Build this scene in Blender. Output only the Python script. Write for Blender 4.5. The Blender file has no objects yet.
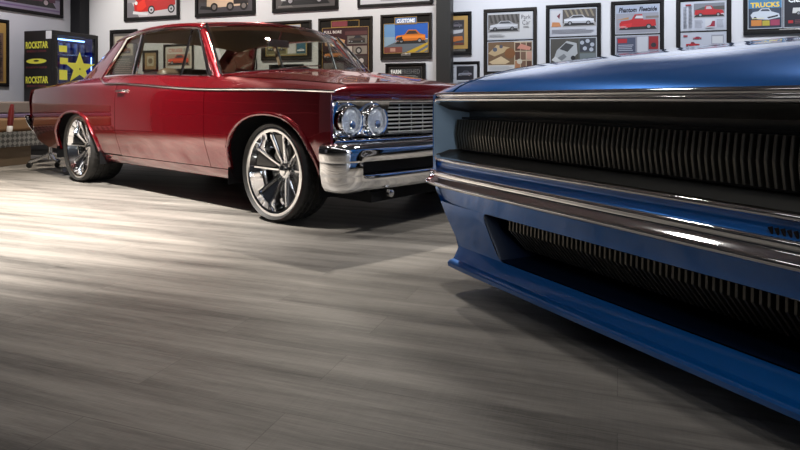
import bpy, bmesh, math, random
from mathutils import Vector, Matrix
random.seed(7)
PI = math.pi
scene = bpy.context.scene
col = scene.collection
V = Vector

# ------------------------------------------------------------------ materials
def lin(c):
    c = c / 255.0
    return c / 12.92 if c <= 0.04045 else ((c + 0.055) / 1.055) ** 2.4
def rgb(r, g, b): return (lin(r), lin(g), lin(b), 1.0)

def mat(name, color, rough=0.5, metal=0.0, coat=0.0, coat_rough=0.02, emit=None, emit_s=0.0, spec=0.5, bump=None):
    m = bpy.data.materials.new(name); m.use_nodes = True
    nt = m.node_tree; b = nt.nodes['Principled BSDF']
    b.inputs['Base Color'].default_value = color
    b.inputs['Roughness'].default_value = rough
    b.inputs['Metallic'].default_value = metal
    b.inputs['Coat Weight'].default_value = coat
    b.inputs['Coat Roughness'].default_value = coat_rough
    b.inputs['Specular IOR Level'].default_value = spec
    if emit:
        b.inputs['Emission Color'].default_value = emit
        b.inputs['Emission Strength'].default_value = emit_s
    if bump:
        sc, st, dist = bump
        tc = nt.nodes.new('ShaderNodeTexCoord'); n = nt.nodes.new('ShaderNodeTexNoise')
        n.inputs['Scale'].default_value = sc; n.inputs['Detail'].default_value = 4
        bp = nt.nodes.new('ShaderNodeBump'); bp.inputs['Strength'].default_value = st; bp.inputs['Distance'].default_value = dist
        nt.links.new(tc.outputs['Object'], n.inputs['Vector'])
        nt.links.new(n.outputs['Fac'], bp.inputs['Height']); nt.links.new(bp.outputs['Normal'], b.inputs['Normal'])
    return m

def paint(name, base, metal=0.55, rough=0.3, flake=0.12, tint=None):
    """metal-flake car paint: flake noise in colour, clear coat on top"""
    m = mat(name, base, rough, metal, 1.0, 0.01)
    nt = m.node_tree; b = nt.nodes['Principled BSDF']
    tc = nt.nodes.new('ShaderNodeTexCoord'); n = nt.nodes.new('ShaderNodeTexNoise')
    n.inputs['Scale'].default_value = 900; n.inputs['Detail'].default_value = 1
    mx = nt.nodes.new('ShaderNodeMix'); mx.data_type = 'RGBA'
    mx.inputs['A'].default_value = tuple(c * (1 - flake * 2) for c in base[:3]) + (1,)
    mx.inputs['B'].default_value = tuple(min(1, c * (1 + flake * 2)) for c in base[:3]) + (1,)
    nt.links.new(tc.outputs['Object'], n.inputs['Vector'])
    nt.links.new(n.outputs['Fac'], mx.inputs['Factor'])
    nt.links.new(mx.outputs['Result'], b.inputs['Base Color'])
    return m

def glass(name, tint, fres=1.45, rough=0.0):
    m = bpy.data.materials.new(name); m.use_nodes = True
    nt = m.node_tree; nt.nodes.clear()
    out = nt.nodes.new('ShaderNodeOutputMaterial'); tr = nt.nodes.new('ShaderNodeBsdfTransparent')
    gl = nt.nodes.new('ShaderNodeBsdfGlossy'); mx = nt.nodes.new('ShaderNodeMixShader'); lw = nt.nodes.new('ShaderNodeLayerWeight')
    pw = nt.nodes.new('ShaderNodeMath'); pw.operation = 'POWER'; pw.inputs[1].default_value = 5.0
    ma = nt.nodes.new('ShaderNodeMath'); ma.operation = 'MULTIPLY_ADD'; ma.inputs[1].default_value = 0.85; ma.inputs[2].default_value = 0.05
    tr.inputs['Color'].default_value = tint; gl.inputs['Roughness'].default_value = rough
    nt.links.new(lw.outputs['Facing'], pw.inputs[0]); nt.links.new(pw.outputs[0], ma.inputs[0])
    nt.links.new(ma.outputs[0], mx.inputs['Fac']); nt.links.new(tr.outputs['BSDF'], mx.inputs[1])
    nt.links.new(gl.outputs['BSDF'], mx.inputs[2]); nt.links.new(mx.outputs['Shader'], out.inputs['Surface'])
    return m

M = {}
M['red'] = paint('candy red paint', (0.21, 0.0007, 0.007, 1), 0.6, 0.25)
M['red'].node_tree.nodes['Principled BSDF'].inputs['Coat IOR'].default_value = 2.3
M['blue'] = paint('metallic blue paint', (0.001, 0.15, 0.56, 1), 0.55, 0.28)
M['blue'].node_tree.nodes['Principled BSDF'].inputs['Coat IOR'].default_value = 1.9
M['chrome'] = mat('chrome', (0.95, 0.95, 0.96, 1), 0.06, 1.0)
M['satin'] = mat('satin aluminium', (0.62, 0.62, 0.62, 1), 0.25, 1.0)
M['bright_metal'] = mat('bright anodised bars', (0.78, 0.78, 0.78, 1), 0.3, 0.55)
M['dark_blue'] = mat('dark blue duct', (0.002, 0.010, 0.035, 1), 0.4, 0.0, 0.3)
M['black'] = mat('black plastic', (0.012, 0.012, 0.013, 1), 0.45)
M['matte_black'] = mat('matte black', (0.006, 0.006, 0.007, 1), 0.8, spec=0.2)
M['gloss_black'] = mat('gloss black', (0.008, 0.009, 0.012, 1), 0.12, 0.0, 0.5)
M['rubber'] = mat('tyre rubber', (0.018, 0.017, 0.016, 1), 0.55)
M['redline'] = mat('tyre red line', (0.22, 0.03, 0.03, 1), 0.5)
M['glass'] = glass('car glass', (0.78, 0.80, 0.74, 1))
M['dark_glass'] = glass('tinted glass', (0.2, 0.22, 0.22, 1))
M['headliner'] = mat('brown headliner', (0.22, 0.165, 0.10, 1), 0.8)
M['leather'] = mat('dark brown leather', (0.09, 0.06, 0.04, 1), 0.45, bump=(90, 0.3, 0.002))
M['lens'] = mat('headlamp glass', (0.80, 0.87, 0.98, 1), 0.14, 0.35, 1.0, bump=(38, 1.0, 0.012))
M['fin'] = mat('grille fin grey', (0.20, 0.185, 0.16, 1), 0.38, 0.7)
M['liner'] = mat('grille recess lit blue tone', (0.50, 0.68, 0.85, 1), 0.35, 0.15, 0.6)  # paler blue puts the light on the recess end walls into the colour
M['grey_liner'] = mat('grille panel grey', (0.15, 0.148, 0.14, 1), 0.36, 0.6, 0.4)
M['steel'] = mat('painted steel column', (0.034, 0.034, 0.032, 1), 0.45, bump=(40, 0.1, 0.002))
M['dark_steel'] = mat('dark column paint', (0.008, 0.008, 0.010, 1), 0.6, spec=.3)
M['frame'] = mat('black frame wood', (0.010, 0.009, 0.009, 1), 0.5, spec=.2)
M['frame_brown'] = mat('dark brown frame wood', (0.022, 0.018, 0.015, 1), 0.5, spec=.2)
M['mat_black'] = mat('black mat board', (0.016, 0.014, 0.012, 1), 0.85, spec=.15)
M['mat_gold'] = mat('gold mat board', (0.40, 0.24, 0.06, 1), 0.6)
M['mat_grey'] = mat('silver grey mat board', (0.36, 0.38, 0.42, 1), 0.6)
M['gold'] = mat('gold fillet', (0.55, 0.36, 0.12, 1), 0.4, 0.5)
M['plate'] = mat('engraved plate', (0.28, 0.27, 0.25, 1), 0.35, 0.8)
M['wood'] = mat('brown bench wood', (0.17, 0.12, 0.075, 1), 0.6, bump=(25, 0.2, 0.003))
M['tan'] = mat('tan bench leather', (0.20, 0.12, 0.06, 1), 0.5, bump=(60, 0.2, 0.002))
M['taupe'] = mat('taupe bench fabric', (0.17, 0.14, 0.125, 1), 0.7, bump=(80, 0.3, 0.002))
M['purple'] = mat('mauve piping band', (0.15, 0.11, 0.19, 1), 0.6)
M['bottle_red'] = mat('dark red bottle plastic', (0.16, 0.02, 0.02, 1), 0.3)
M['white_plastic'] = mat('white plastic', (0.75, 0.75, 0.75, 1), 0.4)
M['yellow'] = mat('yellow print', (0.90, 0.88, 0.10, 1), 0.4)
M['maroon_print'] = mat('maroon print', (0.20, 0.04, 0.05, 1), 0.5)
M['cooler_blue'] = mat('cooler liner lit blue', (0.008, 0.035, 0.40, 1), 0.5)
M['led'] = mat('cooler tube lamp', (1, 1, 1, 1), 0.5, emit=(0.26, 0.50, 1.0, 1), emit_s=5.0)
M['can'] = mat('blue white can', (0.16, 0.24, 0.50, 1), 0.3, 0.3)
M['paper'] = mat('white paper', (0.8, 0.8, 0.8, 1), 0.7)
M['black_print'] = mat('black lettering', (0.01, 0.01, 0.012, 1), 0.6)
M['white_print'] = mat('white lettering', (0.8, 0.8, 0.8, 1), 0.6)

def print_mat():
    m = mat('glazed print', (1, 1, 1, 1), 0.55, 0.0, 0.35, 0.05)
    nt = m.node_tree; a = nt.nodes.new('ShaderNodeAttribute'); a.attribute_name = 'Col'
    nt.links.new(a.outputs['Color'], nt.nodes['Principled BSDF'].inputs['Base Color'])
    return m
M['print'] = print_mat()

def diamond_mat():
    m = mat('diamond tread plate', (0.34, 0.34, 0.33, 1), 0.3, 0.9)
    nt = m.node_tree; b = nt.nodes['Principled BSDF']
    tc = nt.nodes.new('ShaderNodeTexCoord'); mp = nt.nodes.new('ShaderNodeMapping')
    mp.inputs['Rotation'].default_value = (0, PI / 4, 0); mp.inputs['Scale'].default_value = (24, 24, 24)
    ck = nt.nodes.new('ShaderNodeTexChecker'); ck.inputs['Scale'].default_value = 1.0
    bp = nt.nodes.new('ShaderNodeBump'); bp.inputs['Strength'].default_value = 0.8; bp.inputs['Distance'].default_value = 0.004
    mx = nt.nodes.new('ShaderNodeMix'); mx.data_type = 'RGBA'
    mx.inputs['A'].default_value = (0.16, 0.16, 0.155, 1); mx.inputs['B'].default_value = (0.42, 0.42, 0.40, 1)
    nt.links.new(tc.outputs['Object'], mp.inputs['Vector']); nt.links.new(mp.outputs['Vector'], ck.inputs['Vector'])
    nt.links.new(ck.outputs['Fac'], bp.inputs['Height']); nt.links.new(ck.outputs['Fac'], mx.inputs['Factor'])
    nt.links.new(bp.outputs['Normal'], b.inputs['Normal']); nt.links.new(mx.outputs['Result'], b.inputs['Base Color'])
    return m
M['diamond'] = diamond_mat()

def floor_mat():
    m = mat('weathered grey vinyl plank', (0.2, 0.19, 0.18, 1), 0.42, spec=0.4)
    nt = m.node_tree; b = nt.nodes['Principled BSDF']; N = nt.nodes.new; L = nt.links.new
    tc = N('ShaderNodeTexCoord')
    br = N('ShaderNodeTexBrick'); br.offset = 0.37
    br.inputs['Color1'].default_value = (0.30, 0.30, 0.30, 1); br.inputs['Color2'].default_value = (0.78, 0.78, 0.78, 1)
    br.inputs['Mortar'].default_value = (0.12, 0.12, 0.12, 1)
    br.inputs['Scale'].default_value = 1.0; br.inputs['Brick Width'].default_value = 1.22; br.inputs['Row Height'].default_value = 0.18
    br.inputs['Mortar Size'].default_value = 0.0014; br.inputs['Mortar Smooth'].default_value = 0.3
    L(tc.outputs['Object'], br.inputs['Vector'])
    # per-plank shift of the grain
    sep = N('ShaderNodeSeparateColor'); L(br.outputs['Color'], sep.inputs['Color'])
    mul = N('ShaderNodeMath'); mul.operation = 'MULTIPLY'; mul.inputs[1].default_value = 37.0; L(sep.outputs['Red'], mul.inputs[0])
    cb = N('ShaderNodeCombineXYZ'); L(mul.outputs[0], cb.inputs['Z'])
    add = N('ShaderNodeVectorMath'); add.operation = 'ADD'; L(tc.outputs['Object'], add.inputs[0]); L(cb.outputs[0], add.inputs[1])
    def noise(scale_xyz, detail, rough, src):
        mp = N('ShaderNodeMapping'); mp.inputs['Scale'].default_value = scale_xyz; L(src, mp.inputs['Vector'])
        n = N('ShaderNodeTexNoise'); n.inputs['Scale'].default_value = 1.0; n.inputs['Detail'].default_value = detail; n.inputs['Roughness'].default_value = rough
        L(mp.outputs['Vector'], n.inputs['Vector']); return n
    grain = noise((3.0, 60, 1), 6, 0.65, add.outputs[0])
    fine = noise((14, 240, 1), 3, 0.6, add.outputs[0])
    broad = noise((0.65, 9.0, 1), 3, 0.5, tc.outputs['Object'])
    saw = noise((170, 6, 1), 2, 0.5, add.outputs[0])
    ramp = N('ShaderNodeValToRGB')
    e = ramp.color_ramp.elements
    e[0].position = 0.42; e[0].color = (0.040, 0.037, 0.034, 1)
    e[1].position = 0.83; e[1].color = (0.31, 0.287, 0.26, 1)
    def madd(a, k, c=None):
        x = N('ShaderNodeMath'); x.operation = 'MULTIPLY_ADD'; L(a, x.inputs[0]); x.inputs[1].default_value = k
        if c is None: x.inputs[2].default_value = 0.0
        else: L(c, x.inputs[2])
        return x.outputs[0]
    s = madd(broad.outputs['Fac'], 0.62)
    s = madd(grain.outputs['Fac'], 0.30, s)
    s = madd(fine.outputs['Fac'], 0.20, s)
    s = madd(saw.outputs['Fac'], 0.05, s)
    s = madd(sep.outputs['Red'], 0.07, s)
    L(s, ramp.inputs['Fac'])
    mx = N('ShaderNodeMix'); mx.data_type = 'RGBA'; mx.blend_type = 'MULTIPLY'
    mxf = N('ShaderNodeMath'); mxf.operation = 'MULTIPLY'; mxf.inputs[1].default_value = 0.35
    L(br.outputs['Fac'], mxf.inputs[0]); L(mxf.outputs[0], mx.inputs['Factor'])
    L(ramp.outputs['Color'], mx.inputs['A']); mx.inputs['B'].default_value = (0.25, 0.25, 0.25, 1)
    L(mx.outputs['Result'], b.inputs['Base Color'])
    rr = N('ShaderNodeMapRange'); rr.inputs['To Min'].default_value = 0.34; rr.inputs['To Max'].default_value = 0.58
    L(grain.outputs['Fac'], rr.inputs['Value']); L(rr.outputs['Result'], b.inputs['Roughness'])
    bp = N('ShaderNodeBump'); bp.inputs['Strength'].default_value = 0.25; bp.inputs['Distance'].default_value = 0.002
    L(fine.outputs['Fac'], bp.inputs['Height']); L(bp.outputs['Normal'], b.inputs['Normal'])
    return m
M['floor'] = floor_mat()
M['wall'] = mat('white painted wall', (0.60, 0.60, 0.62, 1), 0.75, bump=(160, 0.12, 0.002))
M['wall_dim'] = mat('grey painted wall', (0.06, 0.059, 0.058, 1), 0.8, bump=(160, 0.12, 0.002))
M['ceiling'] = mat('grey ceiling', (0.11, 0.11, 0.11, 1), 0.85)
M['baseboard'] = mat('grey baseboard', (0.10, 0.10, 0.10, 1), 0.5)

# ------------------------------------------------------------------ mesh helper
class MB:
    def __init__(s): s.v = []; s.f = []; s.c = []; s.smooth = True
    def add(s, verts, faces, color=None):
        o = len(s.v); s.v += [tuple(p) for p in verts]
        for f in faces: s.f.append(tuple(i + o for i in f)); s.c.append(color)
        return s
    def box(s, x0, x1, y0, y1, z0, z1, T=None, color=None):
        p = [V((x, y, z)) for z in (z0, z1) for y in (y0, y1) for x in (x0, x1)]
        if T: p = [T @ q for q in p]
        return s.add(p, [(0, 2, 3, 1), (4, 5, 7, 6), (0, 1, 5, 4), (2, 6, 7, 3), (0, 4, 6, 2), (1, 3, 7, 5)], color)
    def grid(s, pts, closed_u=False, closed_v=False, flip=False):
        n = len(pts); m = len(pts[0]); fs = []
        for i in range(n if closed_u else n - 1):
            for j in range(m if closed_v else m - 1):
                a, b, c, d = i * m + j, ((i + 1) % n) * m + j, ((i + 1) % n) * m + (j + 1) % m, i * m + (j + 1) % m
                fs.append((a, d, c, b) if flip else (a, b, c, d))
        return s.add([p for r in pts for p in r], fs)
    def lathe(s, prof, seg=48, axis='y', center=(0, 0, 0), T=None, cap=False):
        """prof: list of (r, a) with a along the axis"""
        rings = []
        for r, a in prof:
            ring = []
            for k in range(seg):
                t = 2 * PI * k / seg; c, d = r * math.cos(t), r * math.sin(t)
                p = V((c, a, d)) if axis == 'y' else (V((c, d, a)) if axis == 'z' else V((a, c, d)))
                p = p + V(center)
                ring.append(T @ p if T else p)
            rings.append(ring)
        s.grid(rings, closed_v=True)
        if cap:
            o = len(s.v)
            s.f.append(tuple(range(o - seg, o))); s.c.append(None)
            b0 = o - seg * len(prof)
            s.f.append(tuple(reversed(range(b0, b0 + seg)))); s.c.append(None)
        return s
    def tube(s, pts, r, seg=8, closed=False, rz=None):
        pts = [V(p) for p in pts]; rings = []; n = len(pts)
        up0 = None
        for i, p in enumerate(pts):
            a = pts[(i - 1) % n] if (closed or i > 0) else p
            b = pts[(i + 1) % n] if (closed or i < n - 1) else p
            t = (b - a).normalized()
            up = V((0, 0, 1)) if abs(t.z) < 0.92 else V((1, 0, 0))
            if up0 is not None: up = up0
            sd = t.cross(up).normalized(); u2 = sd.cross(t).normalized(); up0 = u2
            rr = r[i] if isinstance(r, (list, tuple)) else r
            rings.append([p + sd * (rr * math.cos(2 * PI * k / seg)) + u2 * ((rz or rr) * math.sin(2 * PI * k / seg)) for k in range(seg)])
        s.grid(rings, closed_u=closed, closed_v=True)
        if not closed:
            o = len(s.v); s.f.append(tuple(range(o - seg, o))); s.c.append(None)
            b0 = o - seg * n; s.f.append(tuple(reversed(range(b0, b0 + seg)))); s.c.append(None)
        return s
    def prism(s, poly, vec, T=None, color=None):
        """poly: planar 3D points, extruded by vec"""
        n = len(poly); vec = V(vec)
        p = [V(q) for q in poly] + [V(q) + vec for q in poly]
        if T: p = [T @ q for q in p]
        return s.add(p, [tuple(reversed(range(n))), tuple(range(n, 2 * n))] + [(i, (i + 1) % n, n + (i + 1) % n, n + i) for i in range(n)], color)
    def build(s, name, material, parent=None, smooth=True, angle=35, solidify=0.0, bevel=0.0, recalc=True):
        me = bpy.data.meshes.new(name); me.from_pydata(s.v, [], s.f); me.update()
        if recalc:
            bm = bmesh.new(); bm.from_mesh(me); bmesh.ops.recalc_face_normals(bm, faces=bm.faces); bm.to_mesh(me); bm.free()
        if any(c is not None for c in s.c):
            ca = me.color_attributes.new('Col', 'FLOAT_COLOR', 'CORNER')
            for p in me.polygons:
                c = s.c[p.index] or (1, 1, 1, 1)
                for li in p.loop_indices: ca.data[li].color = c
        me.materials.append(material)
        if smooth:
            me.shade_smooth(); me.set_sharp_from_angle(angle=math.radians(angle))
        o = bpy.data.objects.new(name, me); col.objects.link(o)
        if parent: o.parent = parent
        if solidify:
            md = o.modifiers.new('thickness', 'SOLIDIFY'); md.thickness = solidify; md.offset = -1
        if bevel:
            md = o.modifiers.new('edges', 'BEVEL'); md.width = bevel; md.segments = 2; md.limit_method = 'ANGLE'
        return o

def tag(o, label=None, cat=None, group=None, kind=None):
    if label: o['label'] = label
    if cat: o['category'] = cat
    if group: o['group'] = group
    if kind: o['kind'] = kind
    return o
def empty(name, loc, rz=0, label=None, cat=None, group=None):
    o = bpy.data.objects.new(name, None); col.objects.link(o); o.location = loc; o.rotation_euler = (0, 0, rz)
    o.empty_display_size = 0.2
    return tag(o, label, cat, group)

def interp(tab, x):
    """smooth (monotone cubic-ish) interpolation in a sorted table of (x, y)"""
    if x <= tab[0][0]: return tab[0][1]
    if x >= tab[-1][0]: return tab[-1][1]
    n = len(tab)
    for i in range(n - 1):
        x0, y0 = tab[i]; x1, y1 = tab[i + 1]
        if x0 <= x <= x1:
            def sl(j):
                if j <= 0: return (tab[1][1] - tab[0][1]) / (tab[1][0] - tab[0][0])
                if j >= n - 1: return (tab[-1][1] - tab[-2][1]) / (tab[-1][0] - tab[-2][0])
                a = (tab[j][1] - tab[j - 1][1]) / (tab[j][0] - tab[j - 1][0]); b = (tab[j + 1][1] - tab[j][1]) / (tab[j + 1][0] - tab[j][0])
                return 0 if a * b <= 0 else 2 * a * b / (a + b)
            hh = x1 - x0; t = (x - x0) / hh; m0, m1 = sl(i), sl(i + 1)
            return ((2 * t**3 - 3 * t**2 + 1) * y0 + (t**3 - 2 * t**2 + t) * hh * m0 + (-2 * t**3 + 3 * t**2) * y1 + (t**3 - t**2) * hh * m1)
def lerp(a, b, t): return a + (b - a) * t
def frange(a, b, n): return [lerp(a, b, i / (n - 1)) for i in range(n)]

def text_polys(s, size=1.0, shear=0.0, bold=0.0):
    cu = bpy.data.curves.new('t', 'FONT'); cu.body = s; cu.size = size; cu.shear = shear; cu.offset = bold; cu.resolution_u = 2
    o = bpy.data.objects.new('t', cu); col.objects.link(o)
    dg = bpy.context.evaluated_depsgraph_get(); me = bpy.data.meshes.new_from_object(o.evaluated_get(dg))
    vs = [v.co.copy() for v in me.vertices]; fs = [tuple(p.vertices) for p in me.polygons]
    bpy.data.objects.remove(o); bpy.data.curves.remove(cu); bpy.data.meshes.remove(me)
    x0 = min(v.x for v in vs); x1 = max(v.x for v in vs); y0 = min(v.y for v in vs); y1 = max(v.y for v in vs)
    return [((v.x - x0) / (x1 - x0), (v.y - y0) / (y1 - y0)) for v in vs], fs

# ------------------------------------------------------------------ room frame
C0 = V((-5.10525, 9.73188, 0)); E1 = V((0.94123981, -0.33773899, 0)); E2 = V((-0.33773899, -0.94123981, 0))
RZ = math.atan2(E1.y, E1.x)
def W(a, b, z=0): return C0 + E1 * a + E2 * b + V((0, 0, z))
def struct(name, mb, m, **k):
    o = mb.build(name, m, None, smooth=False, **k); o.location = C0; o.rotation_euler = (0, 0, RZ)
    o['kind'] = 'structure'; return o
RA, RB, RH = 14.0, 12.5, 3.9          # room: along back wall, along left wall, height
struct('floor', MB().box(0, RA, -RB, 0, -0.06, 0), M['floor'])
struct('ceiling', MB().box(0, RA, -RB, 0, RH, RH + 0.06), M['ceiling'])
struct('wall_back', MB().box(-0.1, RA + 0.1, 0, 0.1, -0.06, RH), M['wall'])
struct('wall_left', MB().box(-0.1, 0, -RB, 0, -0.06, RH), M['wall'])
struct('wall_right', MB().box(RA, RA + 0.1, -RB, 0, -0.06, RH), M['wall'])
struct('wall_front', MB().box(-0.1, RA + 0.1, -RB - 0.1, -RB, -0.06, RH), M['wall_dim'])
struct('baseboard_back', MB().box(0.015, RA, -0.015, 0, 0, 0.1), M['baseboard'])
struct('baseboard_left', MB().box(0, 0.015, -4.15, 0, 0, 0.1), M['baseboard'])

dm = MB()  # added unseen dark panels, there to be mirrored in the red paint
for k in range(6): dm.box(0.004, 0.05, -9.4, -4.3, .02 + k * .52, .02 + k * .52 + .51)
o = struct('reflection_panel', dm, mat('charcoal reflection panels', (.035, .035, .038, 1), .45))
struct('reflection_panel_trim', MB().box(0, .06, -4.3, -4.15, 0, 3.2).box(0, .06, -9.55, -9.4, 0, 3.2).box(0, .06, -9.55, -4.15, 3.2, 3.35), M['baseboard'])  # border round the added dark panels

def local_box_thing(name, label, cat, a, b, rz=RZ):
    return empty(name, W(a, b), rz, label, cat)

# steel columns
t = local_box_thing('steel_column', 'grey steel column in front of the white wall between the two cars', 'column', 6.08, 0.20)
mb = MB(); mb.box(-0.09, 0.09, -0.075, -0.06, 0, RH); mb.box(-0.09, 0.09, 0.06, 0.075, 0, RH); mb.box(-0.006, 0.006, -0.06, 0.06, 0, RH)
mb.box(-0.09, -0.078, -0.06, 0.06, 0, RH); mb.box(0.078, 0.09, -0.06, 0.06, 0, RH)
mb.build('shaft', M['steel'], t, smooth=False, bevel=0.004)
MB().box(-0.14, 0.14, -0.12, 0.12, 0, 0.02).build('base_plate', M['steel'], t, smooth=False)
t = local_box_thing('corner_column', 'black column in the room corner behind the drink cooler', 'column', 0.105, 0.10)
MB().box(-0.10, 0.10, -0.09, 0.09, 0, RH).build('shaft', M['dark_steel'], t, smooth=False, bevel=0.006)
MB().box(-0.104, 0.104, -0.095, 0.095, 0, 0.1).build('base_plate', M['dark_steel'], t, smooth=False)

# ------------------------------------------------------------------ framed pictures
class Pic:
    """flat picture drawn in a w x h rectangle (metres), origin lower left, y=0 plane, facing -y"""
    def __init__(s, w, h): s.w, s.h, s.mb, s.k = w, h, MB(), 0
    def poly(s, pts, c):
        y = -0.0002 * s.k; s.k += 1; c = tuple(v * .9 for v in c)
        s.mb.add([(px * s.w, y, pz * s.h) for px, pz in pts], [tuple(range(len(pts)))], rgb(*c)); return s
    def rect(s, x0, z0, x1, z1, c): return s.poly([(x0, z0), (x1, z0), (x1, z1), (x0, z1)], c)
    def disc(s, x, z, r, c, n=18):
        return s.poly([(x + r * math.cos(2 * PI * k / n), z + r * s.w / s.h * math.sin(2 * PI * k / n)) for k in range(n)], c)
    def lines(s, x0, z0, x1, z1, n, c, bg=None):
        if bg: s.rect(x0, z0, x1, z1, bg)
        for k in range(n):
            zt = lerp(z1, z0, (k + 0.25) / n); e = x1 - (x1 - x0) * random.uniform(0.0, 0.25)
            s.rect(x0, zt - (z1 - z0) / n * 0.45, e, zt, c)
        return s
    def text(s, st, x0, z0, x1, z1, c, shear=0.0, bold=0.01):
        vs, fs = text_polys(st, 1.0, shear, bold); y = -0.0002 * s.k; s.k += 1
        s.mb.add([(lerp(x0, x1, a) * s.w, y, lerp(z0, z1, b) * s.h) for a, b in vs], fs, rgb(*c)); return s
    def car(s, x, z, w, body, win=(40, 45, 55), kind='coupe', tyre=(18, 18, 20), hub=(150, 150, 155), flip=False, hs=1.0):
        k = s.w / s.h * w * hs
        P = {'coupe': [(0, .08), (0, .2), (.04, .25), (.3, .28), (.42, .42), (.68, .42), (.82, .29), (.98, .26), (1, .1)],
             'truck': [(0, .08), (0, .2), (.05, .27), (.28, .30), (.34, .32), (.42, .47), (.62, .47), (.66, .30), (.98, .30), (1, .1)],
             'sedan': [(0, .08), (.01, .22), (.28, .27), (.38, .37), (.70, .37), (.85, .27), (1, .24), (1, .1)]}[kind]
        G = {'coupe': [(.34, .29), (.44, .39), (.66, .39), (.76, .29)], 'truck': [(.40, .33), (.45, .44), (.59, .44), (.61, .33)],
             'sedan': [(.33, .275), (.40, .345), (.68, .345), (.78, .275)]}[kind]
        fx = (lambda q: x + (1 - q) * w) if flip else (lambda q: x + q * w)
        s.poly([(x - .02 * w, z), (x + 1.02 * w, z), (x + .95 * w, z + .1 * k), (x + .05 * w, z + .1 * k)], tuple(int(v * .35) for v in (90, 90, 95)))
        s.poly([(fx(a), z + b * k) for a, b in P], body)
        s.poly([(fx(a), z + b * k) for a, b in P[1:3] + [(P[-2][0], P[-2][1] - .02)] + [(.97, .17), (.02, .15)]], tuple(min(255, int(v * 1.15 + 12)) for v in body)) if kind != 'truck' else None
        s.poly([(fx(a), z + b * k) for a, b in G], win)
        for a in (.19, .80):
            s.disc(fx(a), z + .085 * k, .075 * w, tyre); s.disc(fx(a), z + .085 * k, .045 * w, hub)
        s.rect(min(fx(-.01), fx(.09)), z + .09 * k, max(fx(-.01), fx(.09)), z + .13 * k, (205, 205, 210))
        return s

def picture(name, label, s0, s1, z0, z1, fill, wall='back', border=0.035, fm='frame', depth=0.028, matm='mat_black', cat='framed picture', group=None):
    """fill(parent, w, h): adds mats and prints inside a frame whose opening is w x h with origin at lower left"""
    w, h = s1 - s0, z1 - z0
    if wall == 'back': t = empty(name, W(s0, 0.002, z0), RZ, label, cat, group)
    else: t = empty(name, W(0.002, s1, z0), RZ + PI / 2, label, cat, group)
    mb = MB(); b = border
    def bar(x0, x1, zz0, zz1): mb.box(x0, x1, -depth, 0, zz0, zz1)
    bar(0, w, 0, b); bar(0, w, h - b, h); bar(0, b, b, h - b); bar(w - b, w, b, h - b)
    mb.build('frame', M[fm], t, smooth=False, bevel=0.004)
    MB().box(b, w - b, -0.010, -0.002, b, h - b).build('mat_board', M[matm], t, smooth=False)
    fill(t, w, h)
    return t
def place(pic, name, parent, x, z, y=-0.0115):
    o = pic.mb.build(name, M['print'], parent, smooth=False, recalc=False); o.location = (x, y, z); return o
def fillet(parent, x0, z0, x1, z1, t=0.006, m='gold', y=-0.016):
    mb = MB()
    for a in ((x0, x1, z0, z0 + t), (x0, x1, z1 - t, z1), (x0, x0 + t, z0, z1), (x1 - t, x1, z0, z1)):
        mb.box(a[0], a[1], y, -0.009, a[2], a[3])
    return mb.build('inner_border', M[m], parent, smooth=False)
def plate(parent, x0, x1, z0, z1, m='plate'):
    return MB().box(x0, x1, -0.016, -0.009, z0, z1).build('name_plate', M[m], parent, smooth=False, bevel=0.002)

def photo(bg_top, bg_bot, hor=0.4):
    def f(w, h):
        p = Pic(w, h); p.rect(0, 0, 1, 1, bg_top); p.rect(0, 0, 1, hor, bg_bot); return p
    return f

# A red hot rod, B cream truck, C dark photo, D white print (upper row, lower parts in the photograph)
def fA(t, w, h):
    p = Pic(w - .11, h - .11); p.rect(0, 0, 1, 1, (150, 145, 150)); p.rect(0, 0, 1, .36, (196, 192, 196))
    p.poly([(0, 0), (.25, 0), (.1, .36), (0, .36)], (120, 116, 122))
    p.poly([(.16, .12), (.14, .32), (.2, .44), (.38, .48), (.5, .68), (.85, .68), (.97, .44), (.98, .26), (.86, .16), (.5, .12)], (186, 22, 16))
    p.poly([(.2, .32), (.36, .44), (.4, .24), (.3, .15), (.2, .16)], (225, 48, 30))
    p.poly([(.52, .5), (.57, .64), (.8, .64), (.84, .5)], (40, 30, 35))
    for x in (.50, .90): p.disc(x, .16, .07, (18, 16, 18)); p.disc(x, .16, .045, (190, 190, 195)); p.disc(x, .16, .02, (60, 60, 62))
    p.poly([(.12, .08), (.42, .03), (.44, .08), (.13, .15)], (222, 222, 226)); p.disc(.19, .34, .03, (230, 230, 230))
    place(p, 'print', t, .055, .055)
picture('framed_picture', 'framed photo of a red hot rod, upper row, above the red car’s rear window', 0.91, 1.947, 1.98, 2.72, fA, border=.045)
def fB(t, w, h):
    p = Pic(w - .11, h - .11); p.rect(0, 0, 1, 1, (70, 62, 60)); p.rect(0, 0, 1, .26, (74, 70, 74)); p.rect(0, .42, 1, .5, (100, 92, 88))
    p.poly([(.16, .12), (.16, .40), (.30, .46), (.38, .66), (.62, .66), (.66, .40), (.92, .40), (.92, .14)], (214, 186, 160))
    p.rect(.66, .18, .93, .38, (42, 36, 34)); p.rect(.4, .46, .6, .62, (40, 40, 44))
    p.poly([(.02, .10), (.3, .06), (.34, .12), (.05, .18)], (28, 26, 28))
    for x in (.3, .6, .85): p.disc(x, .13, .07, (20, 18, 18)); p.disc(x, .13, .04, (120, 112, 108))
    place(p, 'print', t, .055, .055)
picture('framed_picture', 'framed photo of a cream truck on dark ground, above the red car’s roof', 2.234, 3.259, 1.98, 2.70, fB, border=.045)
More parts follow.
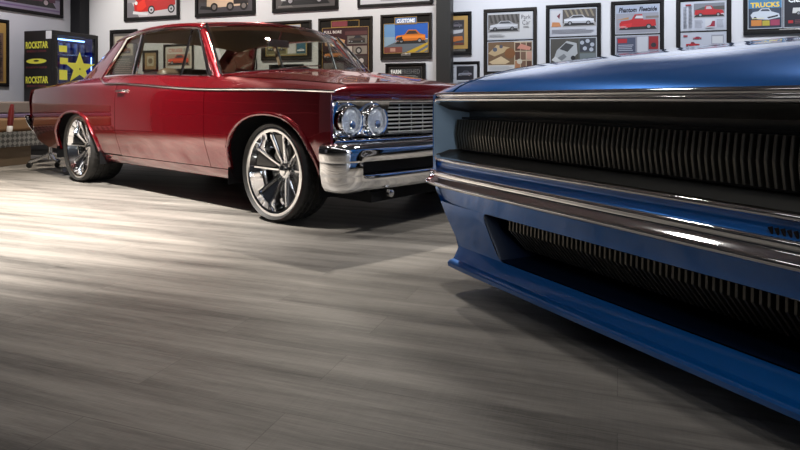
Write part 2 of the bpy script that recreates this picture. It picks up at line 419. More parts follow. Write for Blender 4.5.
def fC(t, w, h):
    p = Pic(w - .11, h - .11); p.rect(0, 0, 1, 1, (50, 46, 46)); p.rect(0, 0, 1, .2, (88, 84, 84))
    p.car(.1, .06, .8, (60, 56, 60), kind='sedan', hub=(170, 165, 175)); p.lines(.04, .02, .3, .06, 2, (150, 146, 140))
    place(p, 'print', t, .055, .055)
picture('framed_picture', 'dark framed car photo with a pale wheel, upper row, above the red car’s windshield', 3.535, 4.553, 1.985, 2.70, fC, border=.045)
def fD(t, w, h):
    p = Pic(w - .08, h - .08); p.rect(0, 0, 1, 1, (206, 206, 214)); p.rect(.08, .16, .92, .94, (120, 124, 136)); p.car(.15, .22, .7, (170, 40, 36))
    p.lines(.3, .04, .7, .10, 2, (120, 120, 130)); place(p, 'print', t, .04, .04)
picture('framed_picture', 'thin-framed white mounted print, upper row, left of the grey steel column', 4.831, 5.869, 1.99, 2.70, fD, border=.035)

# E, F and the small one under it, seen through the red car's glass
def fE(t, w, h):
    p = Pic(w - .12, h - .12); p.rect(0, 0, 1, 1, (96, 92, 90)); p.rect(.06, .5, .94, .94, (190, 180, 160)); p.car(.14, .55, .7, (110, 60, 40)); p.lines(.08, .06, .9, .44, 9, (180, 172, 160)); place(p, 'print', t, .06, .06)
picture('framed_picture', 'dark framed page of text, seen beside the red car’s rear roof pillar', 0.633, 1.16, 1.05, 1.855, fE, border=.045)
def fE1(t, w, h):
    p = Pic(w - .07, h - .07); p.rect(0, 0, 1, 1, (170, 140, 96)); p.rect(.2, .2, .8, .8, (206, 196, 170)); p.disc(.5, .5, .2, (120, 96, 60)); place(p, 'print', t, .035, .035)
picture('framed_picture', 'small square tan picture, seen through the red car’s side glass', 1.27, 1.55, 1.20, 1.52, fE1, border=.025)
def fE2(t, w, h):
    p = Pic(w - .07, h - .07); p.rect(0, 0, 1, 1, (214, 206, 196)); p.rect(.05, .12, .95, .66, (176, 150, 130)); p.car(.1, .16, .8, (206, 64, 30)); p.text('CRUISE', .12, .74, .66, .9, (180, 60, 40)); p.lines(.7, .72, .95, .92, 4, (130, 124, 118)); place(p, 'print', t, .035, .035)
picture('framed_picture', 'small framed page with an orange car, seen through the red car’s side glass', 1.66, 2.20, 1.20, 1.60, fE2, border=.02)
def fE3(t, w, h):
    p = Pic(w - .12, h - .12); p.rect(0, 0, 1, 1, (150, 140, 120)); p.car(.1, .3, .8, (180, 176, 160)); p.lines(.1, .06, .9, .22, 4, (90, 84, 76)); place(p, 'print', t, .06, .06)
picture('framed_picture', 'framed olive print of a pale car, seen through the upper red windshield', 2.78, 3.28, 1.2, 1.84, fE3, border=.04)
def fF(t, w, h):
    plate(t, .17, w - .17, h - .115, h - .055, 'mat_grey'); fillet(t, .165, h - .12, w - .165, h - .05)
    p = Pic(w - .16, h - .22); p.rect(0, 0, 1, 1, (158, 152, 120)); p.rect(.02, .06, .5, .94, (112, 104, 70)); p.car(.05, .2, .42, (150, 140, 90))
    p.rect(.54, .55, .98, .95, (196, 200, 206)); p.rect(.54, .06, .74, .5, (206, 206, 206)); p.rect(.76, .06, .98, .5, (40, 96, 120)); p.car(.78, .12, .18, (214, 214, 220)); p.lines(.56, .6, .95, .9, 6, (120, 126, 136))
    place(p, 'print', t, .08, .07); fillet(t, .07, .06, w - .07, h - .14)
picture('framed_picture', 'black-matted frame with olive and blue pages, left of the maroon collage', 3.357, 4.147, 1.322, 1.862, fF, border=.03, fm='frame_brown')
def fF2(t, w, h):
    p = Pic(w - .08, h - .08); p.rect(0, 0, 1, 1, (40, 38, 38)); p.text('CLASSIC', .1, .6, .7, .8, (210, 210, 205)); p.lines(.1, .2, .9, .5, 5, (120, 118, 112)); place(p, 'print', t, .04, .04)
picture('framed_picture', 'small black certificate frame low behind the red windshield', 3.487, 4.024, 0.92, 1.262, fF2, border=.025)
# G brown collage
def fG(t, w, h):
    plate(t, .2, .43, h - .12, h - .05, 'maroon_print'); plate(t, .45, w - .2, h - .12, h - .055, 'mat_black'); fillet(t, .19, h - .13, w - .19, h - .04)
    p = Pic(w - .13, h - .19); p.rect(0, 0, 1, 1, (58, 24, 28)); p.text('FULL BORE', .03, .9, .42, .955, (230, 220, 214)); p.rect(.5, .86, .98, .93, (96, 56, 56))
    p.rect(.55, .68, .98, .84, (120, 116, 108)); p.car(.58, .70, .36, (60, 50, 46)); p.poly([(.05, .66), (.46, .62), (.5, .76), (.3, .82), (.05, .80)], (206, 160, 110))
    p.rect(.55, .48, .66, .64, (200, 190, 176)); p.rect(.68, .48, .98, .64, (150, 140, 128)); p.disc(.8, .55, .07, (40, 36, 36)); p.disc(.8, .55, .04, (180, 176, 170))
    p.rect(.02, .36, .48, .58, (40, 30, 30)); p.car(.04, .4, .42, (176, 110, 60)); p.rect(.55, .26, .98, .45, (70, 60, 56)); p.disc(.7, .36, .06, (220, 214, 206)); p.disc(.86, .35, .05, (214, 206, 200))
    p.rect(.02, .04, .48, .32, (120, 112, 110)); p.car(.05, .08, .4, (80, 72, 74)); p.rect(.55, .04, .98, .22, (96, 116, 150)); p.car(.6, .06, .34, (210, 214, 220))
    place(p, 'print', t, .065, .05); fillet(t, .055, .04, w - .055, h - .13)
picture('framed_picture', 'tall black frame with a brown and maroon photo collage, behind the red windshield', 4.254, 5.046, 1.00, 1.872, fG, border=.03, fm='frame_brown')
# H orange car on blue sky
def fH(t, w, h):
    q = Pic(w - .41, .075); q.rect(0, 0, 1, 1, (92, 130, 190)); q.text('CUSTOMS', .06, .14, .94, .84, (236, 240, 246), shear=.2, bold=.05); place(q, 'title_strip', t, .205, h - .125)
    fillet(t, .195, h - .135, w - .195, h - .04)
    p = Pic(w - .1, h - .215); p.rect(0, 0, 1, 1, (30, 98, 196)); p.rect(0, .55, .25, 1, (110, 160, 214)); p.rect(0, 0, .25, .55, (150, 180, 204))
    p.poly([(.25, .38), (.6, .5), (1, .46), (1, .4), (.25, .34)], (214, 220, 226)); p.poly([(0, 0), (1, 0), (1, .44), (.25, .36), (0, .2)], (104, 112, 120))
    p.poly([(.5, 0), (.7, 0), (1, .26), (1, .34)], (206, 168, 40)); p.poly([(.8, 0), (.9, 0), (1, .1), (1, .16)], (206, 168, 40))
    p.rect(0, 0, .42, .2, (132, 70, 60)); p.rect(.14, .04, .26, .16, (196, 150, 130))
    p.car(.27, .30, .68, (212, 116, 26), win=(60, 44, 40), flip=False, hs=1.05); p.poly([(.28, .42), (.42, .4), (.42, .56), (.3, .52)], (50, 38, 40))
    place(p, 'print', t, .05, .09); fillet(t, .042, .082, w - .042, h - .118); plate(t, w / 2 - .065, w / 2 + .065, .042, .076)
picture('framed_picture', 'black frame with an orange car under a blue sky, left of the grey steel column', 5.16, 5.856, 1.292, 1.879, fH, border=.028, fm='frame_brown')
def fI(t, w, h):
    fillet(t, .05, .05, w - .05, h - .05, .004, 'plate')
    p = Pic(w - .13, h - .13); p.rect(0, 0, 1, 1, (30, 30, 32)); p.text('FARM', .02, .66, .36, .92, (240, 240, 236), bold=.04); p.text('FRESHED', .38, .66, .97, .92, (110, 110, 110), bold=0); p.lines(.3, .36, .92, .58, 3, (150, 150, 146)); p.rect(.1, .05, .9, .3, (80, 78, 74))
    place(p, 'print', t, .065, .065)
picture('framed_picture', 'small black FARM certificate frame below the orange car picture', 5.23, 5.776, 0.90, 1.244, fI, border=.025)
# J gold mat, K white page
def fJ(t, w, h):
    MB().box(.05, w - .05, -.0125, -.009, .075, h - .05).build('gold_mat', M['mat_gold'], t, smooth=False)
    p = Pic(w - .19, h - .22); p.rect(0, 0, 1, 1, (84, 80, 82)); p.rect(.02, .66, .98, .97, (52, 48, 52)); p.car(.2, .68, .7, (96, 90, 96)); p.poly([(.05, .4), (.9, .5), (.95, .62), (.1, .58)], (206, 206, 210)); p.poly([(.1, .1), (.95, .2), (.9, .36), (.2, .34)], (206, 120, 56)); p.rect(.5, .02, .98, .1, (120, 60, 40))
    place(p, 'print', t, .095, .12, -.0135); plate(t, w * .35, w - .08, .042, .066)
picture('framed_picture', 'gold-matted car collage half hidden by the grey steel column', 5.94, 6.374, 1.333, 1.869, fJ, border=.03)
def fK(t, w, h):
    p = Pic(w - .07, h - .07); p.rect(0, 0, 1, 1, (206, 208, 214)); p.rect(.36, .3, .9, .92, (34, 36, 44)); p.car(.42, .45, .42, (120, 124, 134)); p.lines(.05, .1, .3, .9, 10, (120, 122, 130)); p.lines(.4, .06, .9, .24, 3, (140, 142, 150))
    place(p, 'print', t, .035, .035)
picture('framed_picture', 'thin black frame with a white page and dark car photo, low beside the grey column', 6.0, 6.475, 0.90, 1.249, fK, border=.025)

# L M N O: two page spreads, one above the other
def spread(top, bot, zsplit, pl=True, matm='mat_grey'):
    def f(t, w, h):
        b = .055; zs = zsplit * h
        for nm, fn, z0, z1 in (('upper_print', top, zs + .018, h - b), ('lower_print', bot, b + (.02 if pl else 0), zs - .018)):
            MB().box(b - .01, w - b + .01, -.013, -.009, z0 - .01, z1 + .01).build('grey_mat', M[matm], t, smooth=False)
            p = Pic(w - 2 * b, z1 - z0); fn(p); place(p, nm, t, b, z0, -.0135)
        if pl: plate(t, w * .34, w * .66, .038, .054, 'gloss_black')
    return f
def L1(p):
    p.rect(0, 0, 1, 1, (206, 206, 206)); p.rect(0, .26, .72, .95, (104, 100, 96))
    for k in range(7): p.poly([(.02 + k * .1, .95), (.06 + k * .1, .95), (.12 + k * .1, .62), (.06 + k * .1, .62)], (66, 62, 58))
    p.rect(0, .26, .72, .38, (150, 148, 146)); p.car(.04, .3, .64, (170, 172, 176), win=(70, 72, 76), kind='sedan', hub=(110, 110, 112))
    p.text('Park', .76, .74, .97, .9, (60, 60, 62), bold=-.005); p.text('Car', .78, .52, .96, .7, (60, 60, 62), bold=-.005); p.lines(.8, .4, .94, .48, 2, (140, 140, 140)); p.lines(.03, .06, .4, .2, 3, (176, 176, 178))
def L2(p):
    p.rect(0, 0, 1, 1, (196, 178, 150)); p.rect(0, 0, .6, .18, (214, 214, 214)); p.lines(.03, .02, .58, .15, 4, (160, 160, 160)); p.rect(0, .2, .6, 1, (120, 92, 64))
    p.poly([(.02, .3), (.3, .5), (.5, .3), (.4, .22), (.1, .22)], (214, 190, 150)); p.poly([(0, .6), (.2, .9), (.5, .8), (.35, .62), (.15, .5)], (196, 170, 128)); p.disc(.5, .6, .12, (132, 84, 44)); p.disc(.16, .74, .05, (90, 96, 110)); p.disc(.3, .84, .04, (84, 84, 96))
    for i in range(3):
        for j in range(3): p.rect(.62 + i * .13, .04 + j * .32, .73 + i * .13, .32 + j * .32, random.choice([(176, 120, 84), (210, 186, 150), (120, 90, 70), (196, 150, 130), (90, 60, 44)]))
    p.disc(.72, .3, .06, (206, 196, 176)); p.poly([(.66, .76), (.95, .68), (.97, .8), (.75, .92)], (206, 140, 120))
picture('framed_picture', 'two-page frame, silver sedan above a tan interior collage, right of grey column', 6.525, 7.168, 1.055, 1.882, spread(L1, L2, .53), border=.035, fm='frame_brown')
def M1(p):
    p.rect(0, 0, 1, 1, (196, 198, 206)); p.rect(.27, .32, 1, .98, (84, 78, 74))
    for k in range(6): p.poly([(.3 + k * .11, .98), (.35 + k * .11, .98), (.42 + k * .11, .7), (.38 + k * .11, .7)], (140, 130, 110))
    p.rect(.27, .32, 1, .46, (160, 158, 156)); p.car(.30, .36, .66, (186, 188, 194), win=(60, 60, 64), kind='sedan', flip=True); p.rect(0, .34, .24, .95, (206, 206, 210)); p.poly([(.02, .34), (.24, .34), (.2, .5), (.04, .52)], (196, 132, 84)); p.poly([(.14, .74), (.22, .86), (.2, .62)], (110, 40, 60)); p.lines(.03, .06, .97, .24, 4, (140, 142, 150))
def M2(p):
    p.rect(0, 0, 1, 1, (84, 88, 84)); p.rect(0, .1, .62, 1, (74, 72, 66)); p.poly([(.06, .3), (.14, .62), (.36, .92), (.58, .84), (.6, .5), (.4, .2), (.2, .14)], (176, 180, 182)); p.poly([(.2, .66), (.34, .86), (.52, .78), (.38, .56)], (60, 62, 64)); p.poly([(.08, .3), (.3, .5), (.36, .4), (.16, .16)], (120, 124, 128)); p.poly([(.02, .3), (.1, .42), (.46, .04), (.38, .02)], (206, 208, 208))
    p.disc(.5, .36, .05, (24, 24, 26)); p.rect(.65, .55, .99, .98, (52, 56, 66))
    for x, z in ((.7, .85), (.82, .9), (.92, .78), (.76, .66), (.9, .62)): p.disc(x, z, .045, (176, 182, 194))
    p.rect(.65, .22, .99, .5, (110, 120, 122)); p.rect(0, 0, .36, .09, (210, 210, 210)); p.rect(.65, .02, .99, .18, (206, 208, 210))
picture('framed_picture', 'two-page frame, silver sedan above a white car seen from high up', 7.274, 7.897, 1.06, 1.894, spread(M1, M2, .54), border=.035)
def N1(p):
    p.rect(0, 0, 1, 1, (150, 152, 162)); p.rect(0, .72, 1, 1, (166, 176, 196)); p.rect(0, 0, 1, .5, (146, 146, 156)); p.poly([(0, .5), (.3, .58), (.3, .5)], (176, 132, 84)); p.rect(.7, .52, 1, .6, (126, 116, 110))
    p.text('Phantom', .06, .75, .49, .94, (14, 18, 34), shear=.25, bold=.04); p.text('Fleetside', .54, .77, .96, .94, (14, 18, 34), shear=.25, bold=.04)
    p.car(.08, .12, .86, (184, 22, 30), win=(70, 60, 66), kind='truck', hs=.95); p.poly([(.44, .53), (.48, .62), (.62, .62), (.64, .52)], (206, 206, 210)); p.poly([(.07, .26), (.2, .34), (.38, .36), (.36, .22), (.12, .18)], (206, 36, 40)); p.lines(.09, .2, .26, .26, 3, (206, 180, 180))
def N2(p):
    p.rect(0, 0, 1, 1, (140, 140, 152)); p.rect(.02, .52, .46, .96, (70, 76, 100)); p.rect(.04, .8, .26, .93, (170, 30, 40)); p.car(.05, .1, .42, (186, 28, 36)); p.rect(.5, .5, .75, .98, (196, 198, 206)); p.rect(.77, .6, .99, .98, (150, 24, 30)); p.disc(.88, .72, .06, (40, 40, 46)); p.rect(.5, .04, .99, .48, (160, 160, 170)); p.car(.52, .14, .45, (176, 20, 28), kind='truck'); p.lines(.05, .55, .44, .76, 4, (176, 180, 196))
picture('framed_picture', 'two-page Phantom Fleetside frame with a large red pickup truck', 8.007, 8.568, 1.06, 1.898, spread(N1, N2, .54, False), border=.035)
def O1(p):
    p.rect(0, 0, 1, 1, (196, 200, 212)); p.rect(.28, .42, .98, .95, (120, 124, 132)); p.rect(.28, .42, .98, .56, (160, 160, 164)); p.poly([(.28, .7), (.5, .82), (.98, .84), (.98, .7)], (84, 80, 76)); p.car(.3, .46, .66, (186, 24, 34), win=(180, 184, 190), kind='truck', flip=True, hs=.9)
    p.lines(.04, .06, .13, .84, 16, (120, 124, 134)); p.lines(.16, .06, .25, .9, 17, (130, 134, 144)); p.rect(.09, .88, .22, .93, (160, 30, 40)); p.lines(.3, .06, .5, .36, 7, (150, 152, 162)); p.rect(.54, .06, .76, .38, (206, 208, 214)); p.poly([(.56, .1), (.76, .1), (.76, .3), (.7, .3), (.66, .16)], (150, 24, 50)); p.lines(.8, .06, .97, .36, 7, (150, 152, 162))
def O2(p):
    p.rect(0, 0, 1, 1, (190, 194, 206)); p.car(.1, .62, .32, (176, 24, 40), kind='truck', flip=True, hs=.8); p.car(.26, .82, .2, (150, 24, 50), kind='sedan'); p.rect(.68, .66, .96, .94, (150, 152, 162)); p.rect(.7, .7, .94, .9, (206, 208, 212)); p.lines(.05, .06, .45, .5, 8, (140, 144, 154)); p.lines(.55, .06, .95, .5, 8, (140, 144, 154)); p.rect(.04, .9, .14, .95, (160, 60, 70))
picture('framed_picture', 'two-page frame of white pages with columns of text and a red truck', 8.691, 9.236, 1.06, 1.90, spread(O1, O2, .55, False), border=.035)
# P two covers side by side
def fP(t, w, h):
    b = .05; xm = .37
    for nm, x0, x1 in (('left_cover', b, xm - .012), ('right_cover', xm + .012, w - b)):
        MB().box(x0 - .008, x1 + .008, -.013, -.009, .060, h - b).build('grey_mat', M['mat_grey'], t, smooth=False)
        p = Pic(x1 - x0, h - b - .076)
        if nm == 'left_cover':
            p.rect(0, 0, 1, 1, (40, 52, 70)); p.rect(0, .54, 1, 1, (70, 130, 176)); p.text('TRUCKS', .06, .56, .94, .70, (232, 196, 30), bold=.03); p.text('ROD', .3, .82, .9, .94, (236, 150, 30), bold=.02)
            p.rect(.1, .24, .96, .54, (60, 72, 90)); p.poly([(.06, .36), (.14, .44), (.3, .46), (.38, .53), (.62, .53), (.70, .44), (.92, .38), (.95, .28), (.6, .22), (.3, .24), (.1, .28)], (206, 214, 224)); p.poly([(.56, .29), (.9, .35), (.88, .30), (.6, .25)], (40, 44, 52)); p.poly([(.36, .46), (.41, .51), (.6, .51), (.66, .45)], (60, 66, 78)); p.disc(.2, .27, .05, (30, 30, 34)); p.rect(.08, .06, .4, .22, (206, 130, 60)); p.rect(.42, .06, .64, .2, (186, 170, 60)); p.rect(.66, .06, .94, .22, (160, 60, 90)); p.lines(.1, .24, .6, .28, 1, (230, 220, 160))
        else:
            p.rect(0, 0, 1, 1, (26, 26, 38)); p.text('Classic', .1, .86, .9, .97, (220, 220, 226), bold=.02); p.text('Clean', .1, .66, .55, .82, (226, 226, 230), bold=.02); p.car(.2, .30, .95 * .8, (214, 214, 210), win=(60, 60, 64), kind='truck', flip=True); p.rect(.1, .1, .22, .18, (170, 30, 40)); p.rect(.55, .08, .8, .16, (200, 110, 110)); p.lines(.26, .08, .5, .2, 3, (120, 70, 76))
        place(p, 'print', t, x0, .068, -.0135).name = nm
    plate(t, w * .42, w * .95, .020, .050)
picture('framed_picture', 'wide black frame with two magazine covers, TRUCKS and a white pickup', 9.351, 10.15, 1.468, 1.985, fP, border=.04)
# left wall
def fQ(t, w, h):
    p = Pic(w - .1, h - .1); p.rect(0, 0, 1, 1, (96, 84, 104)); p.rect(0, 0, 1, .3, (150, 140, 160)); p.car(.12, .12, .8, (84, 40, 66), kind='sedan', hub=(190, 170, 176)); p.rect(0, .05, 1, .08, (120, 96, 140)); place(p, 'print', t, .05, .05)
picture('framed_picture', 'large framed photo of a maroon car on the left wall above the drink cooler', 0.334, 1.45, 2.026, 2.8, fQ, wall='left', border=.045)
def fR(t, w, h):
    MB().box(.04, w - .04, -.0125, -.009, .05, h - .05).build('gold_mat', M['mat_gold'], t, smooth=False)
    p = Pic(w - .16, h - .26); p.rect(0, 0, 1, 1, (120, 92, 76)); p.lines(.05, .05, .3, .95, 22, (50, 40, 40)); p.lines(.4, .4, .62, .95, 14, (206, 190, 160)); p.lines(.68, .05, .96, .95, 22, (46, 40, 44)); p.rect(.4, .05, .62, .35, (60, 70, 110)); place(p, 'print', t, .08, .07, -.0135)
    q = Pic(w - .3, .07); q.rect(0, 0, 1, 1, (150, 90, 110)); place(q, 'title_strip', t, .15, h - .15, -.0135)
picture('framed_picture', 'gold-matted page frame on the left wall, left of the drink cooler', 1.219, 1.85, 0.955, 1.89, fR, wall='left', border=.035)

# ------------------------------------------------------------------ drink cooler
t = empty('drink_cooler', W(0.225, 1.153), RZ + PI / 2, 'black drink cooler with blue lit glass door and big yellow star, in the left corner', 'cooler')
# local x: along left wall towards the corner (0..0.75), local y: towards the left wall (out into the room = -y)
CW, CD, CH = 0.75, 0.525, 1.735
fy = -CD                                     # door plane
mb = MB(); th = 0.04
mb.box(0, th, fy, 0, 0.08, CH); mb.box(CW - th, CW, fy, 0, 0.08, CH); mb.box(th, CW - th, -th, 0, 0.08, CH)
mb.box(th, CW - th, fy, -th, 0.08, 0.42); mb.box(th, CW - th, fy, -th, CH - 0.06, CH); mb.box(0.02, CW - .02, fy + .04, -.02, 0, .08)
mb.build('cabinet', M['black'], t, smooth=False, bevel=.006)
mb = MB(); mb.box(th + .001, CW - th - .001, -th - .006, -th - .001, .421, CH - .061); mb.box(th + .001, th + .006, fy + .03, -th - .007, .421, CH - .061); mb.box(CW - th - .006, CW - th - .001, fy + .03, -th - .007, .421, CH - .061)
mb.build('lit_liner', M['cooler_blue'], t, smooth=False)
for z in (.55, .85, 1.15, 1.42):
    sh = MB()
    for k in range(9): sh.tube([(th + .01, fy + .06 + k * .045, z), (CW - th - .01, fy + .06 + k * .045, z)], .004, 6)
    sh.build('wire_shelf', M['satin'], t)
d = MB(); fw = .055; dz0, dz1 = .40, CH - .01
d.box(0, CW, fy - .045, fy - .003, dz0, dz0 + fw); d.box(0, CW, fy - .045, fy - .003, dz1 - fw, dz1); d.box(0, fw, fy - .045, fy - .003, dz0 + fw, dz1 - fw); d.box(CW - fw, CW, fy - .045, fy - .003, dz0 + fw, dz1 - fw)
door = d.build('door', M['black'], t, smooth=False, bevel=.004)
MB().box(fw, CW - fw, fy - .03, fy - .024, dz0 + fw, dz1 - fw).build('door_glass', glass('cooler glass', (.85, .9, 1, 1)), door, smooth=False)
h_ = MB(); h_.tube([(.028, fy - .045, .95), (.028, fy - .075, .97), (.028, fy - .075, 1.2), (.028, fy - .045, 1.22)], .008); h_.build('door_handle', M['satin'], door)
st = []
for k in range(10):
    a = PI / 2 + k * PI / 5; r = .235 if k % 2 == 0 else .092; st.append((.43 + r * 1.2 * math.cos(a), fy - .031, 1.225 + r * math.sin(a)))
MB().prism(st, (0, -.002, 0)).build('star_sticker', M['yellow'], door, smooth=False)
MB().lathe([(.012, 0), (.012, .001)], 12, 'y', (.43, fy - .0345, 1.215), cap=True).build('star_dot', M['black_print'], door)
for z, x in ((1.44, .085), (1.27, .10), (1.05, .09)):
    MB().box(x, x + .13, fy - .032, fy - .0305, z, z + (.09 if z != 1.05 else .14)).build('price_card', M['yellow'], door, smooth=False)
l = MB(); l.tube([(fw + .03, fy + .02, 1.62), (CW - fw - .14, fy + .02, 1.62)], .011); l.tube([(CW - fw - .012, fy + .02, .55), (CW - fw - .012, fy + .02, 1.40)], .007)
l.build('tube_lamp', M['led'], t)
# side panel facing the camera: local x = 0 plane, y runs fy..0
def side_text(s, y0, y1, z0, z1, m, name, bold=.02):
    vs, fs = text_polys(s, 1, 0, bold)
    b = MB(); b.add([(-.0015, lerp(y0, y1, a), lerp(z0, z1, c)) for a, c in vs], fs); return b.build(name, m, t, smooth=False)
# seen from the camera, left is towards the wall (y=0) and right is the door edge (y=fy)
for zz in (1.485, 1.0):
    side_text('ROCKSTAR', -.035, fy + .07, zz, zz + .10, M['yellow'], 'brand_lettering', .035)
    side_text('ENERGY DRINK', -.06, fy + .10, zz - .05, zz - .02, M['maroon_print'], 'brand_lettering')
e = MB(); e.add([(-.0015, -.235 + .19 * math.cos(2 * PI * k / 28), 1.31 + .036 * math.sin(2 * PI * k / 28)) for k in range(28)], [tuple(range(28))]); e.build('oval_logo', M['yellow'], t, smooth=False)
e = MB(); e.add([(-.0025, -.235 + .05 * math.cos(2 * PI * k / 20), 1.315 + .013 * math.sin(2 * PI * k / 20)) for k in range(20)], [tuple(range(20))]); e.build('oval_mark', M['black_print'], t, smooth=False)
side_text('PARTY LIKE', -.05, fy + .09, 1.21, 1.235, M['maroon_print'], 'side_lettering')
MB().box(-.003, -.0005, fy + .005, fy + .11, CH - .12, CH - .01).build('white_tag', M['paper'], t, smooth=False)
# cans inside
can_me = None
names = ['top', 'upper middle', 'lower middle', 'bottom']
pos = ['at the hinge side', 'left of centre', 'in the centre', 'right of centre', 'at the far side']
for i, z in enumerate((1.42, 1.15, .85, .55)):
    for k in range(5):
        x = .12 + k * .125
        p = t.matrix_basis @ V((x, fy + .13, z + .0045))
        if can_me is None:
            cb = MB().lathe([(.02, 0), (.03, .004), (.031, .02), (.031, .145), (.026, .158), (.024, .16), (.022, .157), (.001, .157)], 20, 'z'); c = cb.build('drink_can', M['can']); can_me = c
        else:
            c = can_me.copy(); col.objects.link(c)
        c.location = p
        tag(c, 'blue white drink can on the %s cooler shelf, %s' % (names[i], pos[k]), 'can', 'cans in the drink cooler')

# ------------------------------------------------------------------ bench by the left wall
t = empty('bench', W(1.02, 2.62), RZ + PI / 2, 'brown padded bench with a diamond plate apron, behind the red car’s tail', 'bench')
# local x towards the corner, -y out into the room
mb = MB(); mb.box(-.9, .62, -.38, .05, 0, .22); mb.box(-.16, -.15, -.386, -.38, .01, .21); mb.build('base', M['wood'], t, smooth=False, bevel=.008)
MB().box(-.95, .98, -.455, -.435, .225, .40).build('apron', M['diamond'], t, smooth=False)
MB().box(-.95, .98, -.435, .05, .225, .385).build('seat_frame', M['wood'], t, smooth=False)
MB().box(-.93, .96, -.18, .06, .39, .55).build('seat_cushion', M['tan'], t, bevel=.03)
MB().box(-.93, .96, -.10, .06, .60, .75).build('backrest', M['taupe'], t, bevel=.02)
MB().box(-.935, .965, -.115, .06, .552, .598).build('piping_band', M['purple'], t, bevel=.01)
# bottle on the apron ledge
t = empty('bottle', W(1.39, 2.27, .388), 0, 'dark red tapered bottle with a white foot on the brown bench', 'bottle')
mb = MB().lathe([(.028, .0), (.03, .005), (.03, .075), (.027, .08)], 20, 'z', cap=True); mb.build('foot', M['white_plastic'], t)
T = Matrix.Rotation(.12, 4, 'Y')
mb = MB().lathe([(.025, .078), (.031, .10), (.034, .18), (.03, .26), (.023, .30), (.02, .33), (.001, .335)], 20, 'z'); mb.build('bottle_body', M['bottle_red'], t)
t.rotation_euler = (0, .10, 0)
# chrome stool beside it
t = empty('stool', W(1.85, 2.12), 0, 'chrome star-base stool standing behind the red car’s tail', 'stool')
MB().lathe([(.022, .07), (.022, .42), (.03, .43), (.03, .47)], 16, 'z', cap=True).build('post', M['satin'], t)
MB().lathe([(.01, .47), (.17, .475), (.18, .50), (.175, .53), (.02, .55)], 28, 'z', cap=True).build('seat', M['black'], t)
for k in range(5):
    a = k * 2 * PI / 5 + .5
    l = MB(); l.tube([(.02 * math.cos(a), .02 * math.sin(a), .14), (.15 * math.cos(a), .15 * math.sin(a), .085), (.25 * math.cos(a), .25 * math.sin(a), .065)], [.02, .015, .012])
    lg = l.build('leg', M['satin'], t)
    MB().lathe([(.01, -.012), (.028, -.012), (.03, 0), (.028, .012), (.01, .012)], 16, 'y', (.25 * math.cos(a), .25 * math.sin(a), .031), cap=True).build('caster', M['black'], lg)

